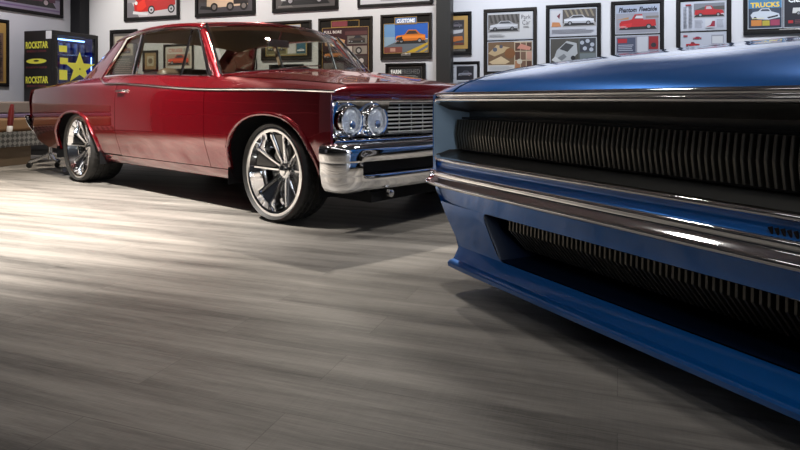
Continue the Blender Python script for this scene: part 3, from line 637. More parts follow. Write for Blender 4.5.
# ------------------------------------------------------------------ wheels
def make_wheel(parent, x, y, z, R, rim, width, side, style='five', line=True):
    """side -1: outer face towards -y"""
    sg = side
    hw = width / 2
    def Y(a): return sg * a          # a: outward from wheel centre plane
    m = MB()
    lip = rim
    # rim barrel and lip
    m.lathe([(lip - .055, Y(hw - .085)), (lip - .035, Y(hw - .03)), (lip - .028, Y(hw - .008)), (lip - .012, Y(hw - .002)), (lip + .004, Y(hw - .004)), (lip + .006, Y(hw - .014)), (lip - .012, Y(hw - .03)), (lip - .02, Y(0)), (lip - .02, Y(-hw + .02)), (lip + .004, Y(-hw + .006))], 72)
    m.lathe([(lip - .056, Y(hw - .086)), (lip - .062, Y(hw - .12)), (lip - .062, Y(-hw + .04)), (.06, Y(-hw + .05))], 72)
    w = m.build('wheel', M['chrome'], parent); w.location = (x, y, z)
    tr = MB()
    seg = 120
    prof = [(lip, hw - .006), (lip + .012, hw + .004), ((lip + R) / 2, hw + .012), (R - .02, hw + .004), (R - .006, hw - .012)]
    grooves = [-.28, -.1, .1, .28]
    tread = [(R, hw - .026)]
    for g in reversed(grooves):
        gy = g * width; tread += [(R, gy + .007), (R - .009, gy + .005), (R - .009, gy - .005), (R, gy - .007)]
    tread.append((R, -hw + .026))
    prof = prof + tread + [(R - .006, -hw + .012), (R - .02, -hw - .004), ((lip + R) / 2, -hw - .012), (lip, -hw + .006)]
    rings = []
    for r, a in prof:
        ring = []
        for k in range(seg):
            tt = 2 * PI * k / seg + a * 1.2; rr = r
            if r >= R - .001 and k % 3 == 0 and abs(a) > .1 * width: rr = r - .006
            ring.append((rr * math.cos(tt), Y(a), rr * math.sin(tt)))
        rings.append(ring)
    tr.grid(rings, closed_v=True); tr.build('tire', M['rubber'], w)
    if line:
        MB().lathe([(lip + .013, Y(hw + .003)), (lip + .0165, Y(hw + .0075)), (lip + .021, Y(hw + .0075)), (lip + .0225, Y(hw + .004))], 72).build('red_line', M['redline'], w)
    # brake disc
    MB().lathe([(.06, Y(-.02)), (lip * .62, Y(-.02)), (lip * .62, Y(-.035)), (.06, Y(-.035))], 40).build('brake_disc', M['satin'], w)
    # spokes: five wedges, chrome edges with black inset
    r0, r1 = .035, lip - .05
    y0, y1 = hw - .105, hw - .045
    for k in range(5):
        a = PI / 2 + k * 2 * PI / 5 + .0
        def P(r, off, dy): # off: tangential offset
            c, s_ = math.cos(a), math.sin(a)
            t_ = (r - r0) / (r1 - r0)
            return V((c * r - s_ * off, Y(lerp(y0, y1, t_ ** .8) + dy), s_ * r + c * off))
        sp = MB()
        wi = lambda r: .012 + .26 * (r - r0)
        for sd in (-1, 1):
            rows = []
            for r in frange(r0, r1, 7):
                o = wi(r) * sd; bw = .011
                rows.append([P(r, o - bw, -.006), P(r, o - bw * .5, .010), P(r, o + bw * .5, .010), P(r, o + bw, -.006), P(r, o + bw, -.03), P(r, o - bw, -.03)])
            sp.grid(rows, closed_v=True)
        s_o = sp.build('spoke', M['chrome'], w)
        inn = MB(); rows = []
        for r in frange(r0 + .05, r1, 6):
            q = wi(r) - .008; rows.append([P(r, -q, -.004), P(r, 0, -.001), P(r, q, -.004)])
        inn.grid(rows); inn.build('spoke_inset', M['gloss_black'], s_o) if False else inn.build('inset', M['gloss_black'], w)
    MB().lathe([(.058, Y(y0 - .03)), (.056, Y(y0 + .008)), (.046, Y(y0 + .016)), (.034, Y(y0 + .018)), (.032, Y(y0 + .03)), (.022, Y(y0 + .034)), (.001, Y(y0 + .035))], 32).build('center_cap', M['chrome'], w)
    return w

# ------------------------------------------------------------------ generic body side
def side_panel(mb, sgn, xs, yf, zl, zh, nz, extra=None, gapz=0.0):
    rows = []
    for x in xs:
        a, b = zl(x), zh(x); r = []
        for k in range(nz):
            z = lerp(a, b, k / (nz - 1)); r.append(V((x, sgn * yf(x, z), z)))
        y0, z0 = r[0].y, r[0].z
        r.insert(0, V((x, y0 - sgn * .022, z0 + .003)))
        if extra: r += extra(x, sgn)
        rows.append(r)
    # fold the two end columns inwards for a shut line
    first = [V((p.x, p.y - sgn * .02, p.z)) for p in rows[0]]; last = [V((p.x, p.y - sgn * .02, p.z)) for p in rows[-1]]
    mb.grid([first] + rows + [last], flip=(sgn > 0))
    return mb
def dense(a, b, arches, step=.05):
    xs = [a]; x = a
    while x < b - 1e-6:
        d = step
        for c, r in arches:
            if abs(abs(x - c) - r) < .07: d = .008
            elif abs(x - c) < r + .05: d = .02
        x = min(b, x + d); xs.append(x)
    return xs

# ================================================================== RED COUPE
R_O = V((-0.22666, 4.49827, 0)); R_RZ = math.radians(-40.6677)
red = empty('coupe_car', R_O, R_RZ, 'candy red two-door coupe with chrome wheels and grille, behind the blue car', 'car')
WB = 2.92
zt_tab = [(-4.19, .868), (-3.6, .895), (-2.9, .912), (-2.05, .902), (-.69, .842), (.04, .832), (.65, .812)]
def zt(x): return interp(zt_tab, x)
w_tab = [(-4.22, .86), (-4.0, .905), (-3.2, .935), (-2, .94), (-.5, .94), (.2, .932), (.45, .92), (.56, .90)]
s_tab = [(.18, -.100), (.30, -.058), (.42, -.021), (.49, -.002), (.53, .001), (.72, .002), (.80, -.002), (.86, -.010), (.95, -.03)]
def yR(x, z): return interp(w_tab, x) + interp(s_tab, z)
AF, AR = .445, .47
def arch(x, c, r, top, base):
    d = (x - c) / r
    if abs(d) >= 1: return base
    return max(base, .30 + (top - .30) * (1 - abs(d) ** 2.3) ** (1 / 2.1))
def zlowF(x): return arch(x, 0, AF, .685, .235 if x > 0 else .300)
def zlowQ(x): return arch(x, -WB, AR, .66, interp([(-4.2, .585), (-4.12, .44), (-4.02, .355), (-3.7, .29), (-3.5, .285)], x) if x < -WB else .305)
def shoulder(yin, zin):
    def f(x, sgn):
        y0, z0 = yR(x, zt(x)), zt(x); y1, z1 = yin(x), zin(x); out = []
        for k in range(1, 7):
            t = k / 6; e = math.sin(t * PI / 2)
            out.append(V((x, sgn * (lerp(y0, y1, t)), lerp(z0, z1, lerp(t, e, .55)))))
        return out
    return f
zin = lambda x: zt(x) + interp([(-4.2, .035), (-3.2, .055), (-2.0, .078), (-.7, .095), (-.4, .085), (.6, .045)], x)
yin = lambda x: interp([(-4.2, .76), (-3.2, .78), (-2.2, .82), (-.9, .825), (-.6, .80), (-.4, .775), (.6, .76)], x)
sh = shoulder(yin, zin)
for sgn in (-1, 1):
    p = side_panel(MB(), sgn, dense(-.687, .555, [(0, AF)]), yR, zlowF, zt, 16, sh); p.build('front_fender', M['red'], red, angle=50)
    p = side_panel(MB(), sgn, dense(-2.047, -.693, []), yR, lambda x: .300, zt, 16, sh); door = p.build('door', M['red'], red, angle=50)
    hb = MB(); hx = -1.93; hz = zt(hx) - .055; hy = yR(hx, hz)
    hb.tube([(hx - .07, sgn * (hy + .0), hz), (hx - .06, sgn * (hy + .022), hz), (hx + .05, sgn * (hy + .022), hz + .002), (hx + .06, sgn * hy, hz + .002)], .009, 10)
    hb.lathe([(.001, sgn * (hy + .012)), (.012, sgn * (hy + .012)), (.014, sgn * (hy - .002))], 16, 'y', (hx + .09, 0, hz)); hb.build('door_handle', M['chrome'], door)
    p = side_panel(MB(), sgn, dense(-4.20, -2.053, [(-WB, AR)]), yR, zlowQ, zt, 16, sh); p.build('quarter_panel', M['red'], red, angle=50)
    rk = MB(); xs = frange(-2.446, -.448, 24)
    rk.grid([[V((x, sgn * (yR(x, z) - i), z)) for z, i in ((.294, .03), (.294, .002), (.26, .006), (.228, .016), (.215, .05), (.215, .2))] for x in xs], flip=sgn > 0); rk.build('rocker_panel', M['red'], red, angle=60)
    for nm, c, r, top in (('wheel_lip', 0, AF, .685), ('wheel_lip', -WB, AR, .66)):
        pts = []
        for k in range(41):
            th_ = PI * k / 40; x = c + r * .999 * math.cos(th_); z = arch(x, c, r, top, .26); pts.append(V((x, sgn * (yR(x, z) + .004), z)))
        MB().tube(pts, .013, 8).build(nm, M['red'], red)
    for c, r, top in ((0, AF, .685), (-WB, AR, .66)):
        well = MB(); rows = []
        for k in range(25):
            th_ = PI * k / 24; x = c + r * 1.03 * math.cos(th_); z = max(.2, .2 + (top - .18) * math.sin(th_) ** .5)
            rows.append([V((x, sgn * .90, z)), V((x, sgn * .5, z))])
        well.grid(rows); well.add([(c + r * 1.03 * math.cos(PI * k / 24), sgn * .5, max(.2, .2 + (top - .18) * math.sin(PI * k / 24) ** .5)) for k in range(25)], [tuple(range(25))])
        well.build('wheel_well', M['matte_black'], red)
    # bright belt moulding
    bt = MB(); pts = [V((-2.50, sgn * .865, zt(-2.5) + .052)), V((-2.42, sgn * .885, zt(-2.4) + .035))] + [V((x, sgn * (yR(x, zt(x)) + .003), zt(x) + .004)) for x in frange(-2.28, .585, 40)]
    bt.tube(pts, .0085, 8); bt.build('belt_trim', M['chrome'], red)
# shut-line backing
for x in (-.69, -2.05):
    for sgn in (-1, 1): MB().box(x - .012, x + .012, sgn * .86 - .02, sgn * .86 + .02, .30, .82).build('door_jamb', M['matte_black'], red, smooth=False)

# nose plan
def xn(y): return .645 - .105 * (abs(y) / .9) ** 2
def hz(x, y):
    """hood height"""
    e = zin(x); c = interp([(-.62, 1.005), (-.3, .985), (.2, .935), (.5, .895), (.66, .862)], x)
    t = abs(y) / .80
    bul = .018 * max(0, 1 - (abs(y) / .26) ** 4) * interp([(-.62, 0), (-.45, 1), (.1, 1), (.5, .3), (.66, 0)], x) if abs(y) < .26 else 0
    return lerp(c, e, min(1, t) ** 2.2) + bul
rows = []
for i in range(41):
    y = lerp(-.775, .775, i / 40); r = []
    xf = xn(y) - .02; xb = -.60 + .17 * (1 - (y / .78) ** 2)
    for k in range(28): x = lerp(xb, xf, k / 27); r.append(V((x, y, hz(x, y))))
    ze = r[-1].z
    for t_ in (.25, .5, .75, 1.0):
        a = t_ * PI / 2; r.append(V((xf + .04 * math.sin(a), y, lerp(.785, ze, math.cos(a) if t_ < 1 else 0))))
    r.append(V((xf + .035, y, .772))); r.append(V((xf - .05, y, .770)))
    rows.append(r)
MB().grid(rows).build('hood', M['red'], red, angle=60)
for sgn in (-1, 1):
    x0 = .553; prof = [(yR(x0, z), z) for z in frange(.768, zt(x0), 4)] + [(abs(p.y), p.z) for p in sh(x0, 1)] + [(.74, hz(x0, .74))]
    rows = []
    for y, z in prof:
        r = []
        for k in range(9):
            a = k / 8 * PI / 2; r.append(V((x0 - .002 + max(.004, xn(y) + .022 - x0) * math.sin(a), sgn * (y - .012 * (1 - math.cos(a)) * (y > .8)), lerp(.770, z, math.cos(a)))))
        rows.append(r)
    MB().grid(rows).build('fender_nose', M['red'], red, angle=60)
# cowl
MB().grid([[V((lerp(-.95, -.585 + .17 * (1 - min(1, abs(y) / .78) ** 2), k / 5), y, lerp(.985, hz(-.55, max(-.8, min(.8, y))) - .006, k / 5) - .03 * (abs(y) / .8) ** 2 * (1 - k / 5))) for k in range(6)] for y in frange(-.82, .82, 31)]).build('cowl', M['red'], red, angle=60)
# rear deck and tail
MB().grid([[V((x, y, lerp(.955, zin(x), (abs(y) / .765) ** 2.2) if abs(y) < .765 else zin(x))) for x in frange(-4.19, -3.12, 24)] for y in frange(-.768, .768, 31)]).build('trunk_lid', M['red'], red, angle=60)
tl = MB(); rows = []
for y in frange(-.875, .875, 31):
    k = (abs(y) / .9) ** 4; rows.append([V((-4.20 - .05 * (1 - k) * 1, y, z)) for z in (.59, .62)] + [V((-4.225 - .05 * (1 - k), y, .74)), V((-4.20 - .02 * (1 - k), y, .85)), V((-4.185, y, .905 - .03 * k))])
tl.grid(rows); tl.build('tail_panel', M['red'], red, angle=60)
for sgn in (-1, 1):
    MB().box(-4.285, -4.25, min(sgn * .35, sgn * .84), max(sgn * .35, sgn * .84), .66, .74).build('tail_light', mat('tail lamp red', (.3, .01, .01, 1), .2, 0, 1), red, smooth=False, bevel=.01)

# rear bumper
def sweep(path, prof):
    """path: list of (x, y) plan points; prof: list of (out, z); out is along the plan normal (left of travel)"""
    rows = []
    n = len(path)
    for i, p in enumerate(path):
        a = V(path[max(0, i - 1)]); b = V(path[min(n - 1, i + 1)]); t_ = (b - a).normalized(); nn = V((t_.y, -t_.x))
        rows.append([V((p[0] + nn.x * o, p[1] + nn.y * o, z)) for o, z in (prof(p) if callable(prof) else prof)])
    return rows
def smooth_path(ctrl, n):
    """Catmull-Rom through plan points"""
    out = []
    c = [ctrl[0]] + list(ctrl) + [ctrl[-1]]
    for i in range(1, len(c) - 2):
        for k in range(n):
            t_ = k / n; p0, p1, p2, p3 = (V(q) for q in c[i - 1:i + 3])
            out.append(tuple(.5 * ((2 * p1) + (p2 - p0) * t_ + (2 * p0 - 5 * p1 + 4 * p2 - p3) * t_**2 + (3 * p1 - p0 - 3 * p2 + p3) * t_**3)))
    out.append(tuple(ctrl[-1])); return out
half = [(-4.17, -.925), (-4.20, -.918), (-4.235, -.89), (-4.26, -.83), (-4.28, -.6), (-4.29, -.2)]
rpath = smooth_path(half + [(x, -y) for x, y in reversed(half)], 6)
rprof = [(-.03, .615), (.0, .61), (.010, .595), (.008, .57), (-.012, .52), (-.05, .45), (-.10, .385), (-.15, .345)]
MB().grid(sweep([(x, -y) for x, y in rpath], rprof)).build('rear_bumper', M['chrome'], red, angle=50, solidify=.006)

# front: backing, grille, lamps
MB().grid([[V((xn(y) - .075, y, z)) for z in (.50, .78)] for y in frange(-.86, .86, 25)]).build('grille_backing', M['matte_black'], red)
gr = MB()
for k in range(8):
    z = lerp(.572, .748, k / 7)
    for sgn in (-1, 1): gr.tube([V((xn(y) - .022, sgn * y, z)) for y in frange(.05, .47, 12)], .010, 8, rz=.0062)
for yv in (.13, .24, .35):
    for sgn in (-1, 1): gr.tube([V((xn(yv) - .036, sgn * yv, .56)), V((xn(yv) - .036, sgn * yv, .76))], .004, 6)
gr.build('grille', M['bright_metal'], red)
sr = MB()
for z, rr in ((.764, .009), (.556, .010)): sr.tube([V((xn(y) + .006, y, z)) for y in frange(-.86, .86, 40)], rr, 8)
sr.build('grille_surround', M['chrome'], red)
MB().grid([[V((xn(y) + dx, y, z)) for dx, z in ((-.05, .54), (-.01, .545), (.0, .60), (.004, .70), (.0, .772), (-.05, .775))] for y in frange(-.05, .05, 9)]).build('grille_divider', M['red'], red)
vs, fs = text_polys('PONTIAC', 1, 0, .02)
b = MB(); b.add([(xn(.3) + .012 + .0 + (-.04) * (abs(lerp(-.47, -.30, a)) - .3), lerp(-.47, -.30, a), lerp(.774, .786, c)) for a, c in vs], fs); b.build('hood_lettering', M['chrome'], red, smooth=False)
for sgn in (-1, 1):
    bz = MB(); rows = []
    ys = frange(.475, .865, 16)
    for y in ys: rows.append([V((xn(y) - .06, sgn * y, .548)), V((xn(y) + .0, sgn * y, .55)), V((xn(y) + .008, sgn * y, .56)), V((xn(y) - .01, sgn * y, .58)), V((xn(y) - .01, sgn * y, .70)), V((xn(y) + .008, sgn * y, .757)), V((xn(y), sgn * y, .768)), V((xn(y) - .06, sgn * y, .77))])
    for dx, y in ((-.03, .890), (-.075, .900)): rows.append([V((xn(.865) + dx + d_, sgn * y, z)) for d_, z in ((-.02, .548), (0, .55), (.004, .56), (0, .58), (0, .70), (.004, .757), (0, .768), (-.02, .77))])
    bzo = bz.grid(rows).build('headlight_bezel', M['chrome'], red, angle=50)
    for y in (.585, .765):
        T = Matrix.Translation((xn(y) + .004, sgn * y, .648)) @ Matrix.Rotation(sgn * -.0, 4, 'Z')
        ring = MB().lathe([(.073, -.03), (.074, .004), (.080, .022), (.090, .024), (.097, .010), (.098, -.03)], 40, 'x', T=T)
        hl = ring.build('headlight', M['chrome'], red)
        MB().lathe([(.074, -.004), (.070, .006), (.055, .014), (.03, .020), (.001, .022)], 40, 'x', T=T).build('lens', M['lens'], hl)
        MB().lathe([(.024, .0305), (.022, .034), (.001, .035)], 20, 'x', T=Matrix.Translation((-.010, 0, -.022)) @ T).build('bulb_shield', M['chrome'], hl)
# splash panel between grille and bumper
MB().grid([[V((xn(y) + dx, y, z)) for dx, z in ((-.02, .552), (.01, .545), (.02, .535), (.005, .525), (.02, .515), (.10, .505))] for y in frange(-.87, .87, 30)]).build('grille_sill', M['chrome'], red, angle=30)
# front bumper
half = [(.545, -.952), (.605, -.946), (.665, -.915), (.705, -.85), (.735, -.68), (.76, -.42), (.772, -.15)]
fpath = smooth_path(half + [(x, -y) for x, y in reversed(half)], 8)
def fprof(p):
    y = abs(p[1]); sl = -.05 if y < .80 else .0105
    return [(-.07, .527), (-.01, .526), (.014, .519), (.028, .507), (.033, .490), (.0305, .455), (.0265, .432), (.025 + sl * .1, .424), (.012 + sl, .420), (.012 + sl, .352), (.018 + sl * .1, .347), (.0165, .338), (.013, .315), (.004, .285), (-.010, .262), (-.03, .248), (-.06, .240)]
MB().grid(sweep(fpath, fprof)).build('front_bumper', M['chrome'], red, angle=40, solidify=.005)
ins = MB(); rows = []
for p in fpath:
    if abs(p[1]) < .80:
        rows.append(p)
ins.grid(sweep(rows, [(-.03, .419), (-.026, .418), (-.026, .354), (-.03, .353)])).build('bumper_slot', M['matte_black'], red)
MB().lathe([(.012, 0), (.022, .004), (.022, .03), (.012, .034)], 16, 'x', (.72, -.60, .225), cap=True).build('tow_hook', M['satin'], red)
MB().box(.3, .70, -.72, .72, .18, .24).build('lower_pan', M['matte_black'], red, smooth=False)
MB().box(-4.1, .45, -.50, .50, .20, .34).build('underbody', M['matte_black'], red, smooth=False)
MB().box(-2.40, -.52, -.80, .80, .22, .32).build('floor_pan', M['matte_black'], red, smooth=False)
# inner fender / cabin sides so no light leaks through the shut lines
for sgn in (-1, 1):
    MB().box(-4.15, -.72, sgn * .79 - .01, sgn * .79 + .01, .45 if False else .72, .86).build('inner_panel', M['matte_black'], red, smooth=False)

# greenhouse
def wsb(t_): return V((-.50 - .20 * t_ * t_, .80 * t_, 1.005 - .058 * t_ * t_))
def wst(t_): return V((-.95 - .135 * t_ * t_, .68 * t_, 1.398 - .046 * t_ * t_))
def rwt(t_): return V((-2.66 + .04 * t_ * t_, .65 * t_, 1.37 - .045 * t_ * t_))
def rwb(t_): return V((-3.31 + .04 * t_ * t_, .74 * t_, .955 - .02 * t_ * t_))
ts = frange(-1, 1, 25)
def roof_pt(t_, s):
    a, b = wst(t_), rwt(t_)
    p = a.lerp(b, s); p.z = lerp(a.z, b.z, s) + .085 * (4 * s * (1 - s)) ** .8 * .62; p.y *= 1 + .05 * math.sin(PI * s); return p
rf = MB(); rows = []
for t_ in ts: rows.append([roof_pt(t_, k / 24) for k in range(25)])
# rolled edges down to the drip rail
for sgn, at in ((-1, 0), (1, len(rows))):
    edge = [roof_pt(sgn, k / 24) for k in range(25)]
    e1 = [p + V((0, sgn * .018, -.012)) for p in edge]; e2 = [p + V((0, sgn * .026, -.034)) for p in edge]
    rows = ([e2, e1] + rows) if sgn < 0 else (rows + [e1, e2])
roof = MB().grid(rows).build('roof', M['red'], red, angle=60, solidify=.004)
hl_rows = [[roof_pt(t_ * .97, lerp(.03, .97, k / 12)) - V((0, 0, .045)) for k in range(13)] for t_ in ts]
MB().grid(hl_rows).build('headliner', M['headliner'], red)
def quad_glass(name, fb, ft, n=8, bulge=.0, m=M['glass'], parent=red):
    rows = []
    for t_ in ts:
        a, b = fb(t_), ft(t_)
        rows.append([a.lerp(b, k / n) + V((bulge * math.sin(PI * k / n), 0, 0)) for k in range(n + 1)])
    return MB().grid(rows).build(name, m, parent)
quad_glass('windshield', lambda t_: wsb(t_ * .97), lambda t_: wst(t_ * .97), bulge=.03)
quad_glass('rear_window', lambda t_: rwb(t_ * .86), lambda t_: rwt(t_ * .86), bulge=-.03)
# windshield header, molding and pillars
hd = MB(); hd.grid([[wst(t_) + V((-.10, 0, -.03)), wst(t_) + V((-.045, 0, -.055)), wst(t_) + V((.0, 0, -.030))] for t_ in ts]); hd.build('windshield_header', M['headliner'], red)
MB().tube([wst(t_) + V((.006, 0, -.012)) for t_ in ts], .009, 6).build('windshield_molding', M['chrome'], red)
MB().tube([wsb(t_) + V((.01, 0, .002)) for t_ in ts], .010, 6).build('windshield_molding', M['chrome'], red)
MB().tube([rwt(t_) for t_ in ts], .009, 6).build('rear_window_molding', M['chrome'], red)
MB().tube([rwb(t_) for t_ in ts], .009, 6).build('rear_window_molding', M['chrome'], red)
def bar(name, a, b, w1, w2, m, bow=0.0, parent=red, thick=.03, sgn=1):
    """flat pillar between a and b, w1/w2 widths along x at the bottom and top"""
    g = MB(); rows = []
    for k in range(9):
        t_ = k / 8; p = a.lerp(b, t_) + V((bow * math.sin(PI * t_), 0, 0)); w_ = lerp(w1, w2, t_) / 2
        rows.append([p + V((w_, 0, 0)), p + V((w_ * .6, sgn * .012, 0)), p + V((-w_ * .6, sgn * .012, 0)), p + V((-w_, 0, 0)), p + V((-w_ * .8, -sgn * thick, 0)), p + V((w_ * .8, -sgn * thick, 0))])
    g.grid(rows, closed_v=True); return g.build(name, m, parent, angle=50)
def belt(x): return V((x, yin(x) - .005, zin(x) - .005))
def sgp(p, s): return V((p.x, s * abs(p.y), p.z))
HX = [-1.17, -2.50]                                     # header from the windshield to the rear of the side glass
def header(x):
    s = (x - wst(1).x) / (rwt(1).x - wst(1).x); p = roof_pt(1, max(0, min(1, s))); return p + V((0, .012, -.04))
for sgn in (-1, 1):
    A0, A1 = sgp(wsb(1), sgn), sgp(wst(1), sgn)
    bar('windshield_pillar', A0 + V((-.03, sgn * .01, -.02)), A1 + V((-.045, sgn * .016, -.02)), .085, .07, M['red'], sgn=sgn)
    MB().tube([A0.lerp(A1, k / 8) + V((.022, sgn * .006, 0)) for k in range(9)], .011, 6).build('pillar_trim', M['chrome'], red)
    MB().tube([A0.lerp(A1, k / 8) + V((-.085 + .0 * k, sgn * .020, -.01)) for k in range(9)], .008, 6).build('pillar_trim', M['chrome'], red)
    # drip rail
    MB().tube([sgp(roof_pt(1, k / 20), sgn) + V((0, sgn * .030, -.036)) for k in range(20)], .0085, 6).build('drip_rail', M['chrome'], red)
    # side glass frame line
    V0b, V0t = belt(-.80), header(-1.13); V1b, V1t = belt(-1.19), header(-1.225); B0b, B0t = belt(-1.94), header(-1.99); B1b, B1t = belt(-2.02), header(-2.06); Qb, Qt = belt(-2.56), header(-2.33)
    pts = [sgp(p, sgn) for p in (V0b, V0t)] + [sgp(header(lerp(-1.13, -2.33, k / 8)), sgn) for k in range(1, 9)] + [sgp(Qt.lerp(Qb, k / 5), sgn) for k in range(1, 6)]
    MB().tube([p + V((0, sgn * .012, 0)) for p in pts], .012, 6).build('window_frame', M['chrome'], red)
    MB().tube([sgp(belt(x), sgn) + V((0, sgn * .006, .006)) for x in frange(-.78, -2.58, 16)], .010, 6).build('window_sill', M['chrome'], red)
    MB().tube([sgp(V1b.lerp(V1t, k / 4), sgn) + V((0, sgn * .010, 0)) for k in range(5)], .011, 6).build('vent_bar', M['chrome'], red)
    bar('side_pillar', sgp((B0b + B1b) / 2, sgn), sgp((B0t + B1t) / 2, sgn), .062, .055, M['chrome'], sgn=sgn, thick=.02)
    def pane(nm, a, b, c, d):
        g = MB(); g.grid([[sgp(a.lerp(d, k / 6), sgn) - V((0, sgn * .006, 0)), sgp(b.lerp(c, k / 6), sgn) - V((0, sgn * .006, 0))] for k in range(7)]); g.build(nm, M['glass'], red)
    pane('vent_glass', V0b, V1b, V1t, V0t); pane('side_glass', V1b, B0b, B0t, V1t); pane('quarter_glass', B1b, Qb, Qt, B1t)
    # sail panel (roof pillar at the rear)
    g = MB(); rows = []
    for k in range(13):
        t_ = k / 12
        a = Qb.lerp(Qt, t_) + V((.0, .010, 0)); c = rwb(1).lerp(rwt(1), t_); a = V((a.x, a.y, a.z)); 
        if t_ == 1: pass
        row = [a + V((0, -.03, 0))]
        for q in frange(0, 1, 7):
            p = a.lerp(c, q); p.y += .016 * math.sin(PI * q) ; row.append(p)
        row.append(c.lerp(rwb(.84).lerp(rwt(.84), t_), 1))
        rows.append([sgp(p, sgn) for p in row])
    # join up to the roof edge and down to the quarter panel
    tp = []
    top = rows[-1]
    for p in top:
        s_ = max(0, min(1, (p.x - wst(1).x) / (rwt(1).x - wst(1).x))); e = sgp(roof_pt(1, s_), sgn) + V((0, sgn * .020, -.02)); tp.append(e)
    base = [V((p.x, p.y * 1.02, min(p.z, zin(p.x)) - .03)) for p in rows[0]]
    g.grid([base] + rows + [tp]); g.build('roof_pillar', M['red'], red, angle=50)
# package shelf between rear window and cabin
MB().grid([[V((x, y, .93)) for x in frange(-3.3, -2.55, 4)] for y in frange(-.72, .72, 4)]).build('parcel_shelf', M['leather'], red)
# interior
def seat(x, y, w, name='seat', back=.55, lean=.16):
    s = MB().box(x - .50, x, y - w / 2, y + w / 2, .32, .62).build(name, M['leather'], red, bevel=.05)
    g = MB(); T = Matrix.Translation((x - .46, y, .60)) @ Matrix.Rotation(-lean, 4, 'Y'); g.box(-.14, .0, -w / 2, w / 2, 0, back, T=T); g.build('seat_back', M['leather'], s, bevel=.05)
    return s
seat(-1.30, -.38, .52, back=.46); seat(-1.30, .38, .52, back=.46); seat(-2.30, 0, 1.3, 'rear_seat', back=.42)
ds = MB(); ds.grid([[V((x + .12 * (1 - (y / .8) ** 2), y, z)) for x, z in ((-.70, .60), (-.90, .66), (-.93, .86), (-.88, .945), (-.72, .955))] for y in frange(-.76, .76, 21)]); ds.build('dashboard', M['leather'], red)
sw = MB(); T = Matrix.Translation((-1.10, .38, .90)) @ Matrix.Rotation(-.45, 4, 'Y')
sw.tube([T @ V((0, .18 * math.cos(2 * PI * k / 32), .18 * math.sin(2 * PI * k / 32))) for k in range(32)], .012, 8, closed=True)
for a in (0, 2.1, 4.2): sw.tube([T @ V((.03, 0, 0)), T @ V((0, .18 * math.cos(a - .5), .18 * math.sin(a - .5)))], .008, 6)
sw.tube([T @ V((.03, 0, 0)), V((-.80, .38, .74))], .018, 8); sw.build('steering_wheel', M['gloss_black'], red)
mm = MB(); mm.box(-1.08, -1.06, -.11, .11, 1.22, 1.28); mm.tube([(-1.06, 0, 1.28), (-1.02, 0, 1.36)], .006, 6); mm.build('rear_view_mirror', M['chrome'], red, smooth=False)
wp = MB()
for y0 in (-.42, .12): wp.tube([(-.52, y0, 1.0), (-.56, y0 + .30, 1.035), (-.58, y0 + .46, 1.045)], .005, 6)
wp.build('wiper', M['satin'], red)
for x, rr, rim, wd in ((0, .320, .278, .225), (-WB, .328, .285, .295)):
    for sgn in (-1, 1):
        yo = .895 if x == 0 else .905
        make_wheel(red, x, sgn * (yo - wd / 2 - .012), rr, rr, rim, wd, sgn)

# ================================================================== BLUE COUPE
B_O = V((0.5819, 1.82157, 0)); B_RZ = math.radians(-151.6438)
B_O = V((0.5819 + .05 * .47495, 1.82157 - .05 * .88, 0))
blue = empty('muscle_car', B_O, B_RZ, 'metallic blue muscle car with a full-width black louvered grille, nearest the camera', 'car')
blue.scale = (1, 1.0526, 1)
# local: x forward (front at x = 0), y left (+y to the right edge of the photograph), z up
def px_(y): return -.03 * (abs(y) / .96) ** 8               # plan of the front face
hood_tab = [(0, .792), (.015, .806), (.04, .825), (.1, .853), (.25, .900), (.5, .945), (.65, .961), (.8, .982), (1.08, 1.012), (1.45, 1.03), (2.2, 1.04)]
def zhood(u, y):
    z = interp(hood_tab, u); t_ = abs(y) / .8
    return z - .012 * min(1, t_) ** 3 * min(1, u / .2)
YF = .80
rows = []
for y in frange(-YF + .003, YF - .003, 41):
    us = [0, .004, .015, .03, .05, .075, .1, .14, .18] + frange(.22, 2.2, 30)
    rows.append([V((px_(y) - .012, y, .782))] + [V((px_(y) - u, y, zhood(u, y))) for u in us])
MB().grid(rows).build('hood', M['blue'], blue, angle=60)
def yS(x, z): return interp([(-5.2, .88), (-4.8, .93), (-4, .96), (-1.5, .965), (-.4, .962), (-.1, .955), (0, .948)], x) + interp([(.15, -.09), (.3, -.045), (.5, 0), (.70, .004), (.80, -.004), (.95, -.03), (1.1, -.05)], z)
def zS(x): return interp([(-5.4, .80), (-4.6, .90), (-3.9, .94), (-2.9, .90), (-1.6, .945), (-1.0, .93), (-.6, .905), (-.35, .878), (-.2, .852), (-.1, .826), (-.03, .798), (0, .785)], x)
AB = .41; XW = -.95; XR = -4.05
def zlS(x):
    for c in (XW, XR):
        if abs(x - c) < AB: return arch(x, c, AB, .66, .24)
    return .24 if x < XW else interp([(XW + AB, .20), (-.10, .20), (0, .42)], x)
def shB(x, sgn):
    u = -x; y0, z0 = yS(x, zS(x)), zS(x); out = []
    z1 = zhood(max(0, u), .8) if u < 2.2 else interp([(2.2, 1.027), (2.9, .985), (4.0, 1.0), (5.4, .86)], u)
    for k in range(1, 9):
        t_ = k / 8; out.append(V((x, sgn * lerp(y0, YF + .003, t_), lerp(z0, z1, lerp(t_, math.sin(t_ * PI / 2), .8)))))
    return out
